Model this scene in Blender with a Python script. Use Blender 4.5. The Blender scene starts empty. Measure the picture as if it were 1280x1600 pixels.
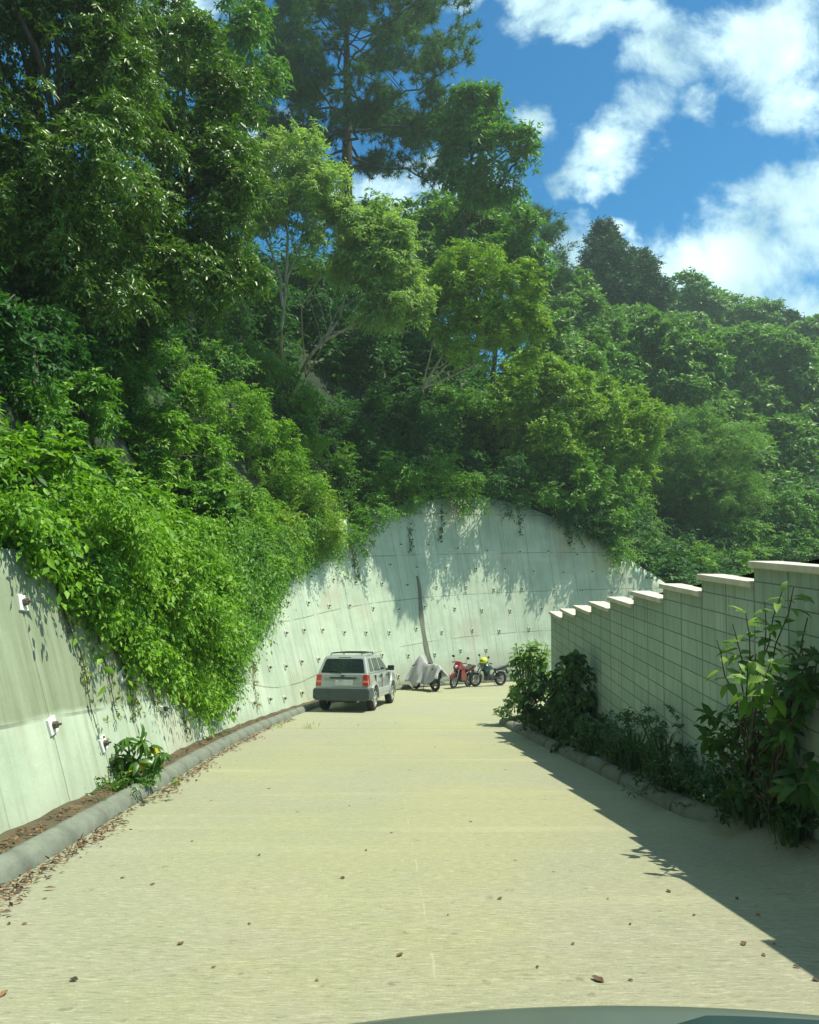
import bpy, bmesh, math, random
import numpy as np
from mathutils import Vector, Matrix
R = math.radians
random.seed(7)
SC = bpy.context.scene
COL = SC.collection

# ------------------------------------------------------------------ camera
CAMZ, PITCH, F = 1.5, R(1.74), 1155.0
cam_d = bpy.data.cameras.new('camera')
cam = bpy.data.objects.new('camera', cam_d)
COL.objects.link(cam)
cam.location = (0, 0, CAMZ)
cam.rotation_euler = (R(90) + PITCH, 0, 0)
cam_d.sensor_fit = 'VERTICAL'
cam_d.sensor_height = 36
cam_d.sensor_width = 28.8
cam_d.lens = F / 1600 * 36
cam_d.clip_start = 0.05
cam_d.clip_end = 3000
SC.camera = cam

# ------------------------------------------------------------------ light
SUN = Vector((1.07, 0.17, 2.2)).normalized()
SUN_EL = math.asin(SUN.z)
SUN_AZ = math.atan2(SUN.x, SUN.y)
sd = bpy.data.lights.new('sun', 'SUN')
sd.energy = 4.6
sd.angle = R(0.55)
sd.color = (1.0, 0.95, 0.74)
so = bpy.data.objects.new('sun', sd)
COL.objects.link(so)
so.rotation_euler = SUN.to_track_quat('Z', 'Y').to_euler()
so.location = (20, 10, 60)

world = bpy.data.worlds.new('World')
SC.world = world
world.use_nodes = True


def build_world():
    nt = world.node_tree
    N, L = nt.nodes, nt.links
    N.clear()
    out = N.new('ShaderNodeOutputWorld')
    bg = N.new('ShaderNodeBackground')
    bg.inputs['Strength'].default_value = 0.15
    L.new(bg.outputs[0], out.inputs[0])
    sky = N.new('ShaderNodeTexSky')
    sky.sky_type = 'NISHITA'
    sky.sun_disc = False
    sky.sun_elevation = SUN_EL
    sky.sun_rotation = SUN_AZ
    sky.altitude = 1500
    sky.air_density = 1.2
    sky.dust_density = 0.4
    sky.ozone_density = 2.0
    tint = N.new('ShaderNodeMix'); tint.data_type = 'RGBA'; tint.blend_type = 'MULTIPLY'
    tint.inputs[0].default_value = 1
    L.new(sky.outputs[0], tint.inputs[6])
    tint.inputs[7].default_value = (0.076, 0.40, 0.54, 1)
    tc = N.new('ShaderNodeTexCoord')
    sep = N.new('ShaderNodeSeparateXYZ')
    L.new(tc.outputs['Generated'], sep.inputs[0])

    def m(op, a, b=None, c=None):
        n = N.new('ShaderNodeMath'); n.operation = op
        for i, v in enumerate((a, b, c)):
            if v is None: continue
            if isinstance(v, (int, float)): n.inputs[i].default_value = v
            else: L.new(v, n.inputs[i])
        return n.outputs[0]

    # large clouds sit where they stand in the sky: direction expressed as slopes against the road axis
    ya = m('MAXIMUM', m('ABSOLUTE', sep.outputs[1]), 0.08)
    u = m('DIVIDE', sep.outputs[0], ya)
    v = m('DIVIDE', sep.outputs[2], ya)
    comb = N.new('ShaderNodeCombineXYZ')
    L.new(u, comb.inputs[0]); L.new(v, comb.inputs[1])

    def noise(scale, detail, rough, vec, off=(0, 0, 0), dist=0.0):
        mp = N.new('ShaderNodeMapping'); mp.inputs['Location'].default_value = off
        L.new(vec, mp.inputs[0])
        n = N.new('ShaderNodeTexNoise')
        n.inputs['Scale'].default_value = scale
        n.inputs['Detail'].default_value = detail
        n.inputs['Roughness'].default_value = rough
        n.inputs['Distortion'].default_value = dist
        L.new(mp.outputs[0], n.inputs['Vector'])
        return n
    wn = noise(5.0, 5, .6, comb.outputs[0], (3.1, 0, 0))
    ws = N.new('ShaderNodeVectorMath'); ws.operation = 'MULTIPLY_ADD'
    L.new(wn.outputs['Color'], ws.inputs[0])
    ws.inputs[1].default_value = (.20, .16, 0)
    L.new(comb.outputs[0], ws.inputs[2])
    s2 = N.new('ShaderNodeSeparateXYZ'); L.new(ws.outputs[0], s2.inputs[0])
    uu = m('SUBTRACT', s2.outputs[0], .10)
    vv = m('SUBTRACT', s2.outputs[1], .08)
    blobs = [(930, 15, 150, 42, 0), (1050, 85, 120, 62, 0), (1190, 60, 150, 105, 0), (1255, 150, 80, 60, 0), (800, -10, 110, 28, 0),
             (1015, 150, 85, 55, .7), (950, 235, 105, 60, .5), (895, 290, 50, 34, 0),
             (1200, 390, 270, 125, .38), (1275, 295, 150, 75, .3), (1065, 420, 130, 70, 0), (1250, 480, 160, 80, 0),
             (965, 350, 36, 22, .3), (900, 385, 60, 42, 0), (832, 165, 40, 46, .7), (600, 295, 130, 60, 0),
             (250, 0, 90, 60, 0), (430, 230, 90, 70, 0), (1400, 520, 200, 120, 0), (1500, 60, 200, 160, 0), (-300, 100, 200, 120, 0),
             (1120, 150, 60, 36, 0), (700, 330, 140, 70, 0)]
    cur = None
    for px, py, rx, ry, an in blobs:
        cx, cy = (px - 640) / F, (835 - py) / F
        du, dv = m('SUBTRACT', uu, cx), m('SUBTRACT', vv, cy)
        if an:
            ca, sa = math.cos(an), math.sin(an)
            a = m('ADD', m('MULTIPLY', du, ca), m('MULTIPLY', dv, sa))
            b = m('SUBTRACT', m('MULTIPLY', dv, ca), m('MULTIPLY', du, sa))
        else:
            a, b = du, dv
        a = m('MULTIPLY', a, F / rx); b = m('MULTIPLY', b, F / ry)
        q = m('SUBTRACT', 1.0, m('ADD', m('MULTIPLY', a, a), m('MULTIPLY', b, b)))
        cur = q if cur is None else m('SMOOTH_MAX', cur, q, .3)
    cur = m('MAXIMUM', cur, -1.4)
    hi = N.new('ShaderNodeMapRange'); hi.inputs[1].default_value = .85; hi.inputs[2].default_value = 1.5; hi.inputs[3].default_value = -1.4; hi.inputs[4].default_value = .75  # overhead cloud cover added out of view to raise the ambient light
    L.new(v, hi.inputs[0])
    cur = m('MAXIMUM', cur, hi.outputs[0])
    fine = noise(8.0, 10, .64, comb.outputs[0], (1.3, 4.2, 0), .25)
    dens = m('ADD', m('MULTIPLY', cur, .62), m('MULTIPLY', m('SUBTRACT', fine.outputs[0], .5), 3.1))
    mr = N.new('ShaderNodeMapRange'); mr.interpolation_type = 'SMOOTHSTEP'
    mr.inputs[1].default_value = -0.15; mr.inputs[2].default_value = .95
    L.new(dens, mr.inputs[0])
    # same noise looked up a little towards the sun: thickness difference shades the clouds
    sh1 = noise(6.0, 4, .5, comb.outputs[0], (1.3, 4.2, 0), .2)
    sh2 = noise(6.0, 4, .5, comb.outputs[0], (1.3 + .045, 4.2 + .05, 0), .2)
    dif = m('SUBTRACT', sh1.outputs[0], sh2.outputs[0])
    shade = m('ADD', .55, m('MULTIPLY', dif, 2.6))
    shade = m('SUBTRACT', shade, m('MULTIPLY', m('MAXIMUM', m('SUBTRACT', dens, .45), 0), .5))
    ramp = N.new('ShaderNodeValToRGB')
    e = ramp.color_ramp.elements
    e[0].position = .0; e[0].color = (.40, .58, .59, 1)
    e[1].position = .85; e[1].color = (.73, .96, .97, 1)
    L.new(shade, ramp.inputs[0])
    sc = N.new('ShaderNodeMix'); sc.data_type = 'RGBA'; sc.blend_type = 'MULTIPLY'; sc.inputs[0].default_value = 1
    L.new(ramp.outputs[0], sc.inputs[6]); sc.inputs[7].default_value = (6.1, 6.1, 6.1, 1)
    mix = N.new('ShaderNodeMix'); mix.data_type = 'RGBA'
    L.new(mr.outputs[0], mix.inputs[0])
    L.new(tint.outputs[2], mix.inputs[6]); L.new(sc.outputs[2], mix.inputs[7])
    L.new(mix.outputs[2], bg.inputs[0])


build_world()
SC.view_settings.view_transform = 'Standard'
SC.view_settings.look = 'None'
SC.view_settings.exposure = 0.74
SC.view_settings.gamma = 1
SC.render.engine = 'CYCLES'
SC.cycles.max_bounces = 6
SC.cycles.diffuse_bounces = 3
SC.cycles.glossy_bounces = 2
SC.cycles.transmission_bounces = 4
SC.cycles.transparent_max_bounces = 8
SC.cycles.use_denoising = True
try:
    SC.cycles.denoiser = 'OPENIMAGEDENOISE'
except Exception:
    pass

# ------------------------------------------------------------------ helpers
FWD = np.array([0, math.cos(PITCH), math.sin(PITCH)])
UPV = np.array([0, -math.sin(PITCH), math.cos(PITCH)])


def at(px, py, Y):
    d = FWD + np.array([1, 0, 0]) * (px - 640) / F + UPV * (800 - py) / F
    return np.array([0, 0, CAMZ]) + d * (Y / d[1])


def proj(P):
    q = np.atleast_2d(P) - np.array([0, 0, CAMZ])
    dz = q @ FWD
    return 640 + F * q[:, 0] / dz, 800 - F * (q @ UPV) / dz, dz


def tag(o, label=None, cat=None, group=None, kind=None):
    if label: o['label'] = label
    if cat: o['category'] = cat
    if group: o['group'] = group
    if kind: o['kind'] = kind
    return o


def thing(name, label, cat, loc=(0, 0, 0), group=None):
    o = bpy.data.objects.new(name, None)
    COL.objects.link(o)
    o.location = loc
    o.empty_display_size = .2
    return tag(o, label, cat, group, 'thing')


def link(name, me, mat=None, parent=None, world_space=True):
    o = bpy.data.objects.new(name, me)
    COL.objects.link(o)
    if mat is not None:
        me.materials.append(mat)
    if parent is not None:
        o.parent = parent
        if world_space:
            o.location = -Vector(parent.location)
    return o


def np_mesh(name, verts, tris, quads=None, shade=None, smooth=False):
    """fast mesh from arrays; shade = per-vertex random value stored as attribute 'tint'"""
    me = bpy.data.meshes.new(name)
    verts = np.asarray(verts, np.float32)
    tris = np.asarray(tris, np.int32).reshape(-1, 3)
    quads = np.zeros((0, 4), np.int32) if quads is None else np.asarray(quads, np.int32).reshape(-1, 4)
    me.vertices.add(len(verts)); me.vertices.foreach_set('co', verts.ravel())
    nl = tris.size + quads.size
    me.loops.add(nl)
    me.loops.foreach_set('vertex_index', np.concatenate([tris.ravel(), quads.ravel()]).astype(np.int32))
    me.polygons.add(len(tris) + len(quads))
    st = np.concatenate([np.arange(len(tris)) * 3, tris.size + np.arange(len(quads)) * 4]).astype(np.int32)
    me.polygons.foreach_set('loop_start', st)
    if smooth:
        me.polygons.foreach_set('use_smooth', np.ones(len(st), bool))
    if shade is not None:
        a = me.attributes.new('tint', 'FLOAT', 'POINT')
        a.data.foreach_set('value', np.asarray(shade, np.float32))
    me.update(calc_edges=True)
    me.validate()
    return me


def bm_obj(name, bm, mat, parent=None, smooth=False, bevel=0, world_space=False, seg=2):
    me = bpy.data.meshes.new(name)
    bmesh.ops.recalc_face_normals(bm, faces=bm.faces)
    bm.to_mesh(me); bm.free()
    if smooth:
        me.polygons.foreach_set('use_smooth', np.ones(len(me.polygons), bool))
    o = link(name, me, mat, parent, world_space)
    if bevel:
        b = o.modifiers.new('bevel', 'BEVEL'); b.width = bevel; b.segments = seg; b.limit_method = 'ANGLE'; b.angle_limit = R(40)
    return o


def add_box(bm, c, s, rot=None):
    M = Matrix.Translation(Vector(c)) @ (rot.to_4x4() if rot is not None else Matrix()) @ Matrix.Diagonal((s[0], s[1], s[2], 1))
    return bmesh.ops.create_cube(bm, size=1, matrix=M)['verts']


def add_cyl(bm, a, b, r1, r2=None, n=12):
    a, b = Vector(a), Vector(b)
    d = b - a
    r2 = r1 if r2 is None else r2
    M = Matrix.Translation((a + b) / 2) @ d.to_track_quat('Z', 'Y').to_matrix().to_4x4()
    return bmesh.ops.create_cone(bm, cap_ends=True, segments=n, radius1=r1, radius2=r2, depth=d.length, matrix=M)['verts']


def add_ball(bm, c, s, u=14, v=9):
    M = Matrix.Translation(Vector(c)) @ Matrix.Diagonal((s[0], s[1], s[2], 1))
    return bmesh.ops.create_uvsphere(bm, u_segments=u, v_segments=v, radius=1, matrix=M)['verts']


def add_torus(bm, c, axis, R0, r, n=28, k=8):
    q = Vector(axis).to_track_quat('Z', 'Y').to_matrix()
    c = Vector(c)
    g = []
    for i in range(n):
        a = 2 * math.pi * i / n
        row = []
        for j in range(k):
            b = 2 * math.pi * j / k
            p = Vector(((R0 + r * math.cos(b)) * math.cos(a), (R0 + r * math.cos(b)) * math.sin(a), r * 1.0 * math.sin(b)))
            row.append(bm.verts.new(c + q @ p))
        g.append(row)
    for i in range(n):
        for j in range(k):
            bm.faces.new((g[i][j], g[(i + 1) % n][j], g[(i + 1) % n][(j + 1) % k], g[i][(j + 1) % k]))


def add_tube(bm, pts, r, n=8):
    pts = [Vector(p) for p in pts]
    rr = r if isinstance(r, (list, tuple)) else [r] * len(pts)
    rings = []
    for i, p in enumerate(pts):
        t = (pts[min(i + 1, len(pts) - 1)] - pts[max(i - 1, 0)]).normalized()
        q = t.to_track_quat('Z', 'Y').to_matrix()
        rings.append([bm.verts.new(p + q @ Vector((rr[i] * math.cos(2 * math.pi * k / n), rr[i] * math.sin(2 * math.pi * k / n), 0))) for k in range(n)])
    for a, b in zip(rings[:-1], rings[1:]):
        for k in range(n):
            bm.faces.new((a[k], a[(k + 1) % n], b[(k + 1) % n], b[k]))
    bm.faces.new(rings[0][::-1]); bm.faces.new(rings[-1])


def add_poly_prism(bm, pts, depth_vec):
    """pts: list of 3d points (planar outline), extruded by depth_vec"""
    dv = Vector(depth_vec)
    a = [bm.verts.new(Vector(p)) for p in pts]
    b = [bm.verts.new(Vector(p) + dv) for p in pts]
    bm.faces.new(a[::-1]); bm.faces.new(b)
    n = len(pts)
    for i in range(n):
        bm.faces.new((a[i], a[(i + 1) % n], b[(i + 1) % n], b[i]))


# ------------------------------------------------------------------ materials
class Nodes:
    def __init__(s, name):
        s.mat = bpy.data.materials.new(name); s.mat.use_nodes = True
        s.nt = s.mat.node_tree; s.N = s.nt.nodes; s.L = s.nt.links
        s.p = s.N['Principled BSDF']; s.out = s.N['Material Output']

    def set(s, inp, v):
        if hasattr(v, 'is_linked') or isinstance(v, bpy.types.NodeSocket): s.L.new(v, inp)
        else: inp.default_value = v

    def m(s, op, a, b=None, c=None):
        n = s.N.new('ShaderNodeMath'); n.operation = op
        for i, v in enumerate((a, b, c)):
            if v is not None: s.set(n.inputs[i], v)
        return n.outputs[0]

    def coord(s, kind='Object', scale=(1, 1, 1), loc=(0, 0, 0)):
        tc = s.N.new('ShaderNodeTexCoord')
        mp = s.N.new('ShaderNodeMapping')
        mp.inputs['Scale'].default_value = scale; mp.inputs['Location'].default_value = loc
        s.L.new(tc.outputs[kind], mp.inputs[0])
        return mp.outputs[0]

    def noise(s, vec, scale=5, detail=5, rough=.55, dist=0):
        n = s.N.new('ShaderNodeTexNoise')
        s.L.new(vec, n.inputs['Vector'])
        n.inputs['Scale'].default_value = scale; n.inputs['Detail'].default_value = detail
        n.inputs['Roughness'].default_value = rough; n.inputs['Distortion'].default_value = dist
        return n.outputs[0]

    def mix(s, f, a, b, mode='MIX'):
        n = s.N.new('ShaderNodeMix'); n.data_type = 'RGBA'; n.blend_type = mode
        s.set(n.inputs[0], f)
        for i, v in ((6, a), (7, b)):
            if isinstance(v, tuple): n.inputs[i].default_value = (*v[:3], 1)
            else: s.L.new(v, n.inputs[i])
        return n.outputs[2]

    def rng(s, v, a, b, c=0, d=1, smooth=False):
        n = s.N.new('ShaderNodeMapRange')
        if smooth: n.interpolation_type = 'SMOOTHSTEP'
        s.set(n.inputs[0], v)
        for i, q in enumerate((a, b, c, d)): n.inputs[i + 1].default_value = q
        return n.outputs[0]

    def sep(s, vec):
        n = s.N.new('ShaderNodeSeparateXYZ'); s.L.new(vec, n.inputs[0]); return n.outputs

    def bump(s, h, strength=.3, dist=.02):
        n = s.N.new('ShaderNodeBump'); s.L.new(h, n.inputs['Height'])
        n.inputs['Strength'].default_value = strength; n.inputs['Distance'].default_value = dist
        s.L.new(n.outputs[0], s.p.inputs['Normal'])

    def col(s, v): s.set(s.p.inputs['Base Color'], (*v[:3], 1) if isinstance(v, tuple) else v)


def plain(name, c, rough=.5, metal=0, var=.12, scale=6, coat=0):
    k = Nodes(name)
    n = k.noise(k.coord(), scale, 4)
    k.col(k.mix(k.rng(n, .3, .7), tuple(x * (1 - var) for x in c), tuple(min(1, x * (1 + var)) for x in c)))
    k.p.inputs['Roughness'].default_value = rough
    k.p.inputs['Metallic'].default_value = metal
    if coat: k.p.inputs['Coat Weight'].default_value = coat
    return k.mat


def foliage(name, dark, light, rough=.45, transl=.35, spec=.35, tip=None):
    k = Nodes(name)
    a = k.N.new('ShaderNodeAttribute'); a.attribute_name = 'tint'
    v = a.outputs['Fac']
    big = k.noise(k.coord(), .9, 3)
    f = k.m('ADD', k.m('MULTIPLY', v, .7), k.m('MULTIPLY', big, .45))
    c = k.mix(k.rng(f, .1, .95), dark, light)
    if tip:
        c = k.mix(k.rng(v, .965, .985), c, tip)
    k.col(c)
    k.p.inputs['Roughness'].default_value = rough
    k.p.inputs['Specular IOR Level'].default_value = spec
    t = k.N.new('ShaderNodeBsdfTranslucent')
    tc = k.mix(1.0, c, (1.25, 1.35, .55), 'MULTIPLY')
    k.L.new(tc, t.inputs[0])
    ms = k.N.new('ShaderNodeMixShader'); ms.inputs[0].default_value = transl
    k.L.new(k.p.outputs[0], ms.inputs[1]); k.L.new(t.outputs[0], ms.inputs[2])
    k.L.new(ms.outputs[0], k.out.inputs[0])
    return k.mat


M_DEEP = foliage('deep_green_leaves', (.030, .10, .014), (.125, .235, .022), .40, .32, .55)
M_MID = foliage('mid_green_leaves', (.030, .13, .022), (.165, .345, .036), .5, .32, .3)
M_BRIGHT = foliage('bright_green_leaves', (.045, .175, .014), (.225, .41, .028), .48, .36, .3)
M_PALE = foliage('pale_green_leaves', (.15, .29, .075), (.33, .46, .15), .5, .42, .3)
M_YELLOW = foliage('yellow_green_leaves', (.085, .22, .02), (.28, .43, .04), .5, .32, .3)
M_PINE = foliage('pine_needles', (.02, .09, .035), (.085, .19, .05), .6, .28, .2)
M_CYP = foliage('cypress_sprays', (.016, .06, .032), (.045, .115, .052), .6, .2, .2)
M_HILL = foliage('hill_leaves', (.026, .115, .030), (.20, .37, .055), .5, .32, .35)
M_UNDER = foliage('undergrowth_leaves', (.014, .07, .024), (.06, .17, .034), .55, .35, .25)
M_PLANT = foliage('plant_leaves', (.035, .11, .015), (.10, .22, .03), .35, .4, .5, tip=(.55, .42, .02))
M_BUSH = foliage('bush_leaves', (.05, .15, .02), (.17, .30, .035), .5, .4, .3)
M_SHADE = foliage('shade_toned_leaves', (.02, .07, .025), (.075, .16, .03), .5, .35, .3)  # shade beside the block wall put into a darker leaf colour
M_DRY = foliage('dry_vine_leaves', (.12, .13, .03), (.25, .22, .06), .6, .3)
M_VINE = foliage('vine_leaves', (.06, .12, .02), (.2, .24, .05), .5, .35)
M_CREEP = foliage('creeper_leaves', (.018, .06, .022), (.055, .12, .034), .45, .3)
M_FEATH = foliage('feathery_leaves', (.07, .20, .034), (.20, .36, .06), .5, .4)


def bark(name, a, b):
    k = Nodes(name)
    n = k.noise(k.coord(scale=(9, 9, 1.6)), 1.6, 6, .65)
    k.col(k.mix(k.rng(n, .35, .65), a, b)); k.p.inputs['Roughness'].default_value = .9
    k.bump(n, .5, .03)
    return k.mat


B_DARK = bark('dark_bark', (.03, .025, .018), (.09, .075, .055))
B_PALE = bark('pale_bark', (.17, .16, .11), (.36, .34, .25))
B_PINE = bark('pine_bark', (.025, .024, .02), (.085, .07, .055))

# ------------------------------------------------------------------ land: profile of the road, the wall line, the hill
def zg(y):
    y = np.asarray(y, float)
    t = np.clip((y - 17) / 8, 0, 1)
    # slope 0.17 easing to 0.125 between y 17 and 25
    extra = np.where(y < 17, 0, np.where(y < 25, .045 * 8 * (t * t / 2), .045 * 4 + .045 * (y - 25)))
    return -.17 * y + extra


PATH = np.array([(-3.2, -30, 7.2), (-3.2, -18, 4.9), (-3.05, -8, 3.0), (-3.08, 0, 1.75), (-3.14, 5.5, 1.45), (-3.32, 8.5, 1.3), (-3.56, 13, 1.15), (-3.58, 18, 1.0), (-3.3, 21.5, 1.0),
                 (-2.75, 24.5, 1.25), (-1.8, 27.2, 1.75), (-.6, 29.4, 2.3), (.5, 30.8, 2.65), (1.9, 32.2, 3.0), (4.2, 33.8, 3.3), (6.5, 34.9, 2.9),
                 (8.5, 35.7, 2.1), (10.5, 36.3, 1.0), (14, 37.1, -1.4), (18, 37.7, -3.4), (24, 38.0, -4.9), (40, 38.2, -5.3), (90, 38.2, -5.6)])


def catmull(P, n=12):
    out = []
    for i in range(len(P) - 1):
        p0, p1, p2, p3 = P[max(i - 1, 0)], P[i], P[i + 1], P[min(i + 2, len(P) - 1)]
        # scale tangents by neighbouring lengths to avoid overshoot
        l1 = np.linalg.norm(p2[:2] - p1[:2])
        def tan(a, b, c):
            la, lb = max(np.linalg.norm(b[:2] - a[:2]), 1e-6), max(np.linalg.norm(c[:2] - b[:2]), 1e-6)
            return ((b - a) / la * lb + (c - b) / lb * la) / (la + lb)
        m1 = tan(p0, p1, p2) if i > 0 else (p2 - p1) / l1
        m2 = tan(p1, p2, p3) if i + 2 < len(P) else (p2 - p1) / l1
        for j in range(n):
            t = j / n
            h00, h10, h01, h11 = 2*t**3-3*t**2+1, t**3-2*t**2+t, -2*t**3+3*t**2, t**3-t**2
            out.append(h00*p1 + h10*l1*m1 + h01*p2 + h11*l1*m2)
    out.append(P[-1])
    return np.array(out)


PS = catmull(PATH)
_seg = np.linalg.norm(np.diff(PS[:, :2], axis=0), axis=1)
S_ARC = np.concatenate([[0], np.cumsum(_seg)])
_s = np.arange(0, S_ARC[-1], .3)
PS = np.stack([np.interp(_s, S_ARC, PS[:, i]) for i in range(3)], 1)
S_ARC = _s
T = np.gradient(PS[:, :2], axis=0); T /= np.linalg.norm(T, axis=1)[:, None]
NRM = np.stack([-T[:, 1], T[:, 0]], 1)           # towards the hill
BASEZ = zg(PS[:, 1])
TOPZ = np.maximum(PS[:, 2], BASEZ + .35)
HGT = TOPZ - BASEZ
BATTER = .25
TOPXY = PS[:, :2] + NRM * (BATTER * HGT)[:, None]
TH = .38


def wall_pt(s, h, off=0.0):
    """point on the wall's face at arc length s, height h above its foot; off = metres out of the face"""
    b = np.array([np.interp(s, S_ARC, PS[:, 0]), np.interp(s, S_ARC, PS[:, 1]), np.interp(s, S_ARC, BASEZ)])
    n = np.array([np.interp(s, S_ARC, NRM[:, 0]), np.interp(s, S_ARC, NRM[:, 1])]); n /= np.linalg.norm(n)
    p = b + np.array([n[0] * BATTER * h, n[1] * BATTER * h, h])
    c = 1 / math.hypot(1, BATTER)
    face = np.array([-n[0] * c, -n[1] * c, BATTER * c])
    return p + face * off, face, n


def hill_rise(d, x):
    k = np.interp(x, [-3, 4, 10, 16], [2.2, 1.9, .95, .55])
    k2 = np.interp(x, [-3, 5, 13], [1.02, .98, .55])
    r = np.where(d < 4, k * d, k * 4 + k2 * (d - 4))
    cap = np.interp(x, [-10, 0, 20, 40, 80], [23, 22, 21, 21, 20])
    return cap * (1 - np.exp(-(r / cap) - .35 * (r / cap) ** 2))


def H(x, y):
    """height of the land (or of the wall's face) at x, y"""
    x, y = np.atleast_1d(np.asarray(x, float)), np.atleast_1d(np.asarray(y, float))
    d2 = (x[:, None] - PS[None, :, 0]) ** 2 + (y[:, None] - PS[None, :, 1]) ** 2
    i = d2.argmin(1)
    d = (x - PS[i, 0]) * NRM[i, 0] + (y - PS[i, 1]) * NRM[i, 1]
    lean = BATTER * HGT[i]
    z = np.where(d <= 0, zg(y), np.where(d < lean, BASEZ[i] + d / BATTER, TOPZ[i] + hill_rise(np.maximum(d - lean, 0), PS[i, 0])))
    return z


def hit(px, py, y0=4, y1=150):
    Y = np.arange(y0, y1, .15)
    d = at(px, py, 1.0) - np.array([0, 0, CAMZ])
    P = np.array([0, 0, CAMZ])[None] + Y[:, None] * d[None]
    below = P[:, 2] < H(P[:, 0], P[:, 1])
    j = int(np.argmax(below)) if below.any() else len(Y) - 1
    return float(Y[j])


# ---- ground sheet
def grid_mesh(name, xs, ys, zf):
    X, Y = np.meshgrid(xs, ys)
    Z = zf(X, Y)
    V = np.stack([X, Y, Z], -1).reshape(-1, 3)
    nx = len(xs)
    a = (np.arange(len(ys) - 1)[:, None] * nx + np.arange(nx - 1)[None]).ravel()
    return np_mesh(name, V, np.zeros((0, 3)), np.stack([a, a + 1, a + nx + 1, a + nx], 1), smooth=True)


k = Nodes('soil')
n1 = k.noise(k.coord(), 2.2, 6, .6); n2 = k.noise(k.coord(), 30, 4, .6)
k.col(k.mix(k.rng(n1, .35, .65), (.05, .04, .022), (.10, .085, .045)))
k.p.inputs['Roughness'].default_value = .95; k.bump(n2, .6, .02)
M_SOIL = k.mat

xs = np.concatenate([np.linspace(-1500, -60, 8), np.linspace(-50, 90, 71), np.linspace(100, 1500, 8)])
ys = np.concatenate([np.linspace(-1500, -40, 8), np.linspace(-36, 60, 97), np.linspace(70, 1500, 12)])
tag(link('ground', grid_mesh('ground', xs, ys, lambda X, Y: zg(np.clip(Y, -60, 60)) - .09 - .004 * np.abs(X)), M_SOIL), 'dark soil ground around the concrete road', kind='structure')

# ---- hill
dd = np.concatenate([np.linspace(0, 12, 25), np.linspace(13, 40, 20), np.linspace(45, 120, 12), [200, 400, 900]])
ii = np.arange(0, len(PS), 3)
rs = np.random.RandomState(3)
V = []
for i in ii:
    b = TOPXY[i] + NRM[i] * TH * .5
    P = b[None] + NRM[i][None] * dd[:, None]
    z = TOPZ[i] - .06 + hill_rise(dd, PS[i, 0]) + np.where(dd > 1, .25 * np.sin(P[:, 0] * 1.1 + 2) * np.cos(P[:, 1] * .9), 0)
    V.append(np.column_stack([P, z]))
V = np.array(V).reshape(-1, 3); nd = len(dd)
a = (np.arange(len(ii) - 1)[:, None] * nd + np.arange(nd - 1)[None]).ravel()
k = Nodes('hillside_earth')
n1 = k.noise(k.coord(), 1.2, 6, .6); n2 = k.noise(k.coord(), 9, 5, .65)
k.col(k.mix(k.rng(n1, .35, .65), (.012, .03, .012), (.03, .055, .018)))
k.p.inputs['Roughness'].default_value = .95; k.bump(n2, .8, .15)
tag(link('hillside', np_mesh('hillside', V, np.zeros((0, 3)), np.stack([a, a + 1, a + nd + 1, a + nd], 1), smooth=True), k.mat),
    'steep green hillside rising behind the retaining wall', kind='structure')

# ---- road
k = Nodes('road_concrete')
o = k.coord(); xyz = k.sep(o)
broom = k.noise(k.coord(scale=(9, 70, 1)), 1.0, 5, .75)
broom2 = k.noise(k.coord(scale=(1.1, 16, 1)), 1.0, 4, .6)
patch = k.noise(k.coord(scale=(.5, .28, 1)), 1.0, 5, .6)
grain = k.noise(o, 60, 4, .7)
c = k.mix(k.rng(patch, .35, .65, smooth=True), (.30, .308, .18), (.265, .29, .192))
c = k.mix(k.rng(k.noise(k.coord(loc=(7, 3, 0)), .35, 4), .45, .65), c, (.275, .285, .205))
c = k.mix(k.m('MULTIPLY', k.rng(broom, .50, .66), .5), c, (.24, .235, .15))
c = k.mix(k.m('MULTIPLY', k.rng(k.noise(k.coord(scale=(12, 60, 1), loc=(3, 1, 0)), 1.0, 4, .7), .55, .7), .45), c, (.60, .57, .42))
c = k.mix(k.m('MULTIPLY', k.rng(broom2, .5, .75), .2), c, (.36, .36, .24))
c = k.mix(k.m('MULTIPLY', k.rng(k.noise(o, 2.3, 7, .7), .6, .75), .3), c, (.36, .33, .21))
xb = k.noise(k.coord(scale=(.10, 1.6, 1), loc=(2, 0, 0)), 1.0, 5, .65)
c = k.mix(k.m('MULTIPLY', k.rng(xb, .45, .7, smooth=True), .30), c, (.25, .255, .155))
c = k.mix(k.m('MULTIPLY', k.rng(k.noise(k.coord(scale=(.16, 2.6, 1), loc=(9, 4, 0)), 1.0, 5, .6), .55, .7, smooth=True), .30), c, (.42, .42, .27))
c = k.mix(k.m('MULTIPLY', k.m('MULTIPLY', k.rng(xyz[1], 3.5, 6.5, 1, 0, True), k.rng(k.noise(o, 1.3, 6, .7), .35, .6)), .55), c, (.31, .30, .235))
c = k.mix(k.m('MULTIPLY', k.rng(k.noise(k.coord(loc=(5, 5, 0)), 9, 3, .5), .68, .74), .5), c, (.12, .115, .07))
fl = k.noise(k.coord(scale=(13, 95, 1), loc=(1, 7, 0)), 1.0, 3, .6)
near = k.rng(xyz[1], 4.0, 9.0, 1, .25, True)
c = k.mix(k.m('MULTIPLY', k.m('MULTIPLY', k.rng(fl, .58, .66), near), .55), c, (.13, .13, .085))
c = k.mix(k.m('MULTIPLY', k.m('MULTIPLY', k.rng(fl, .42, .34), near), .5), c, (.50, .49, .36))
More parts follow.
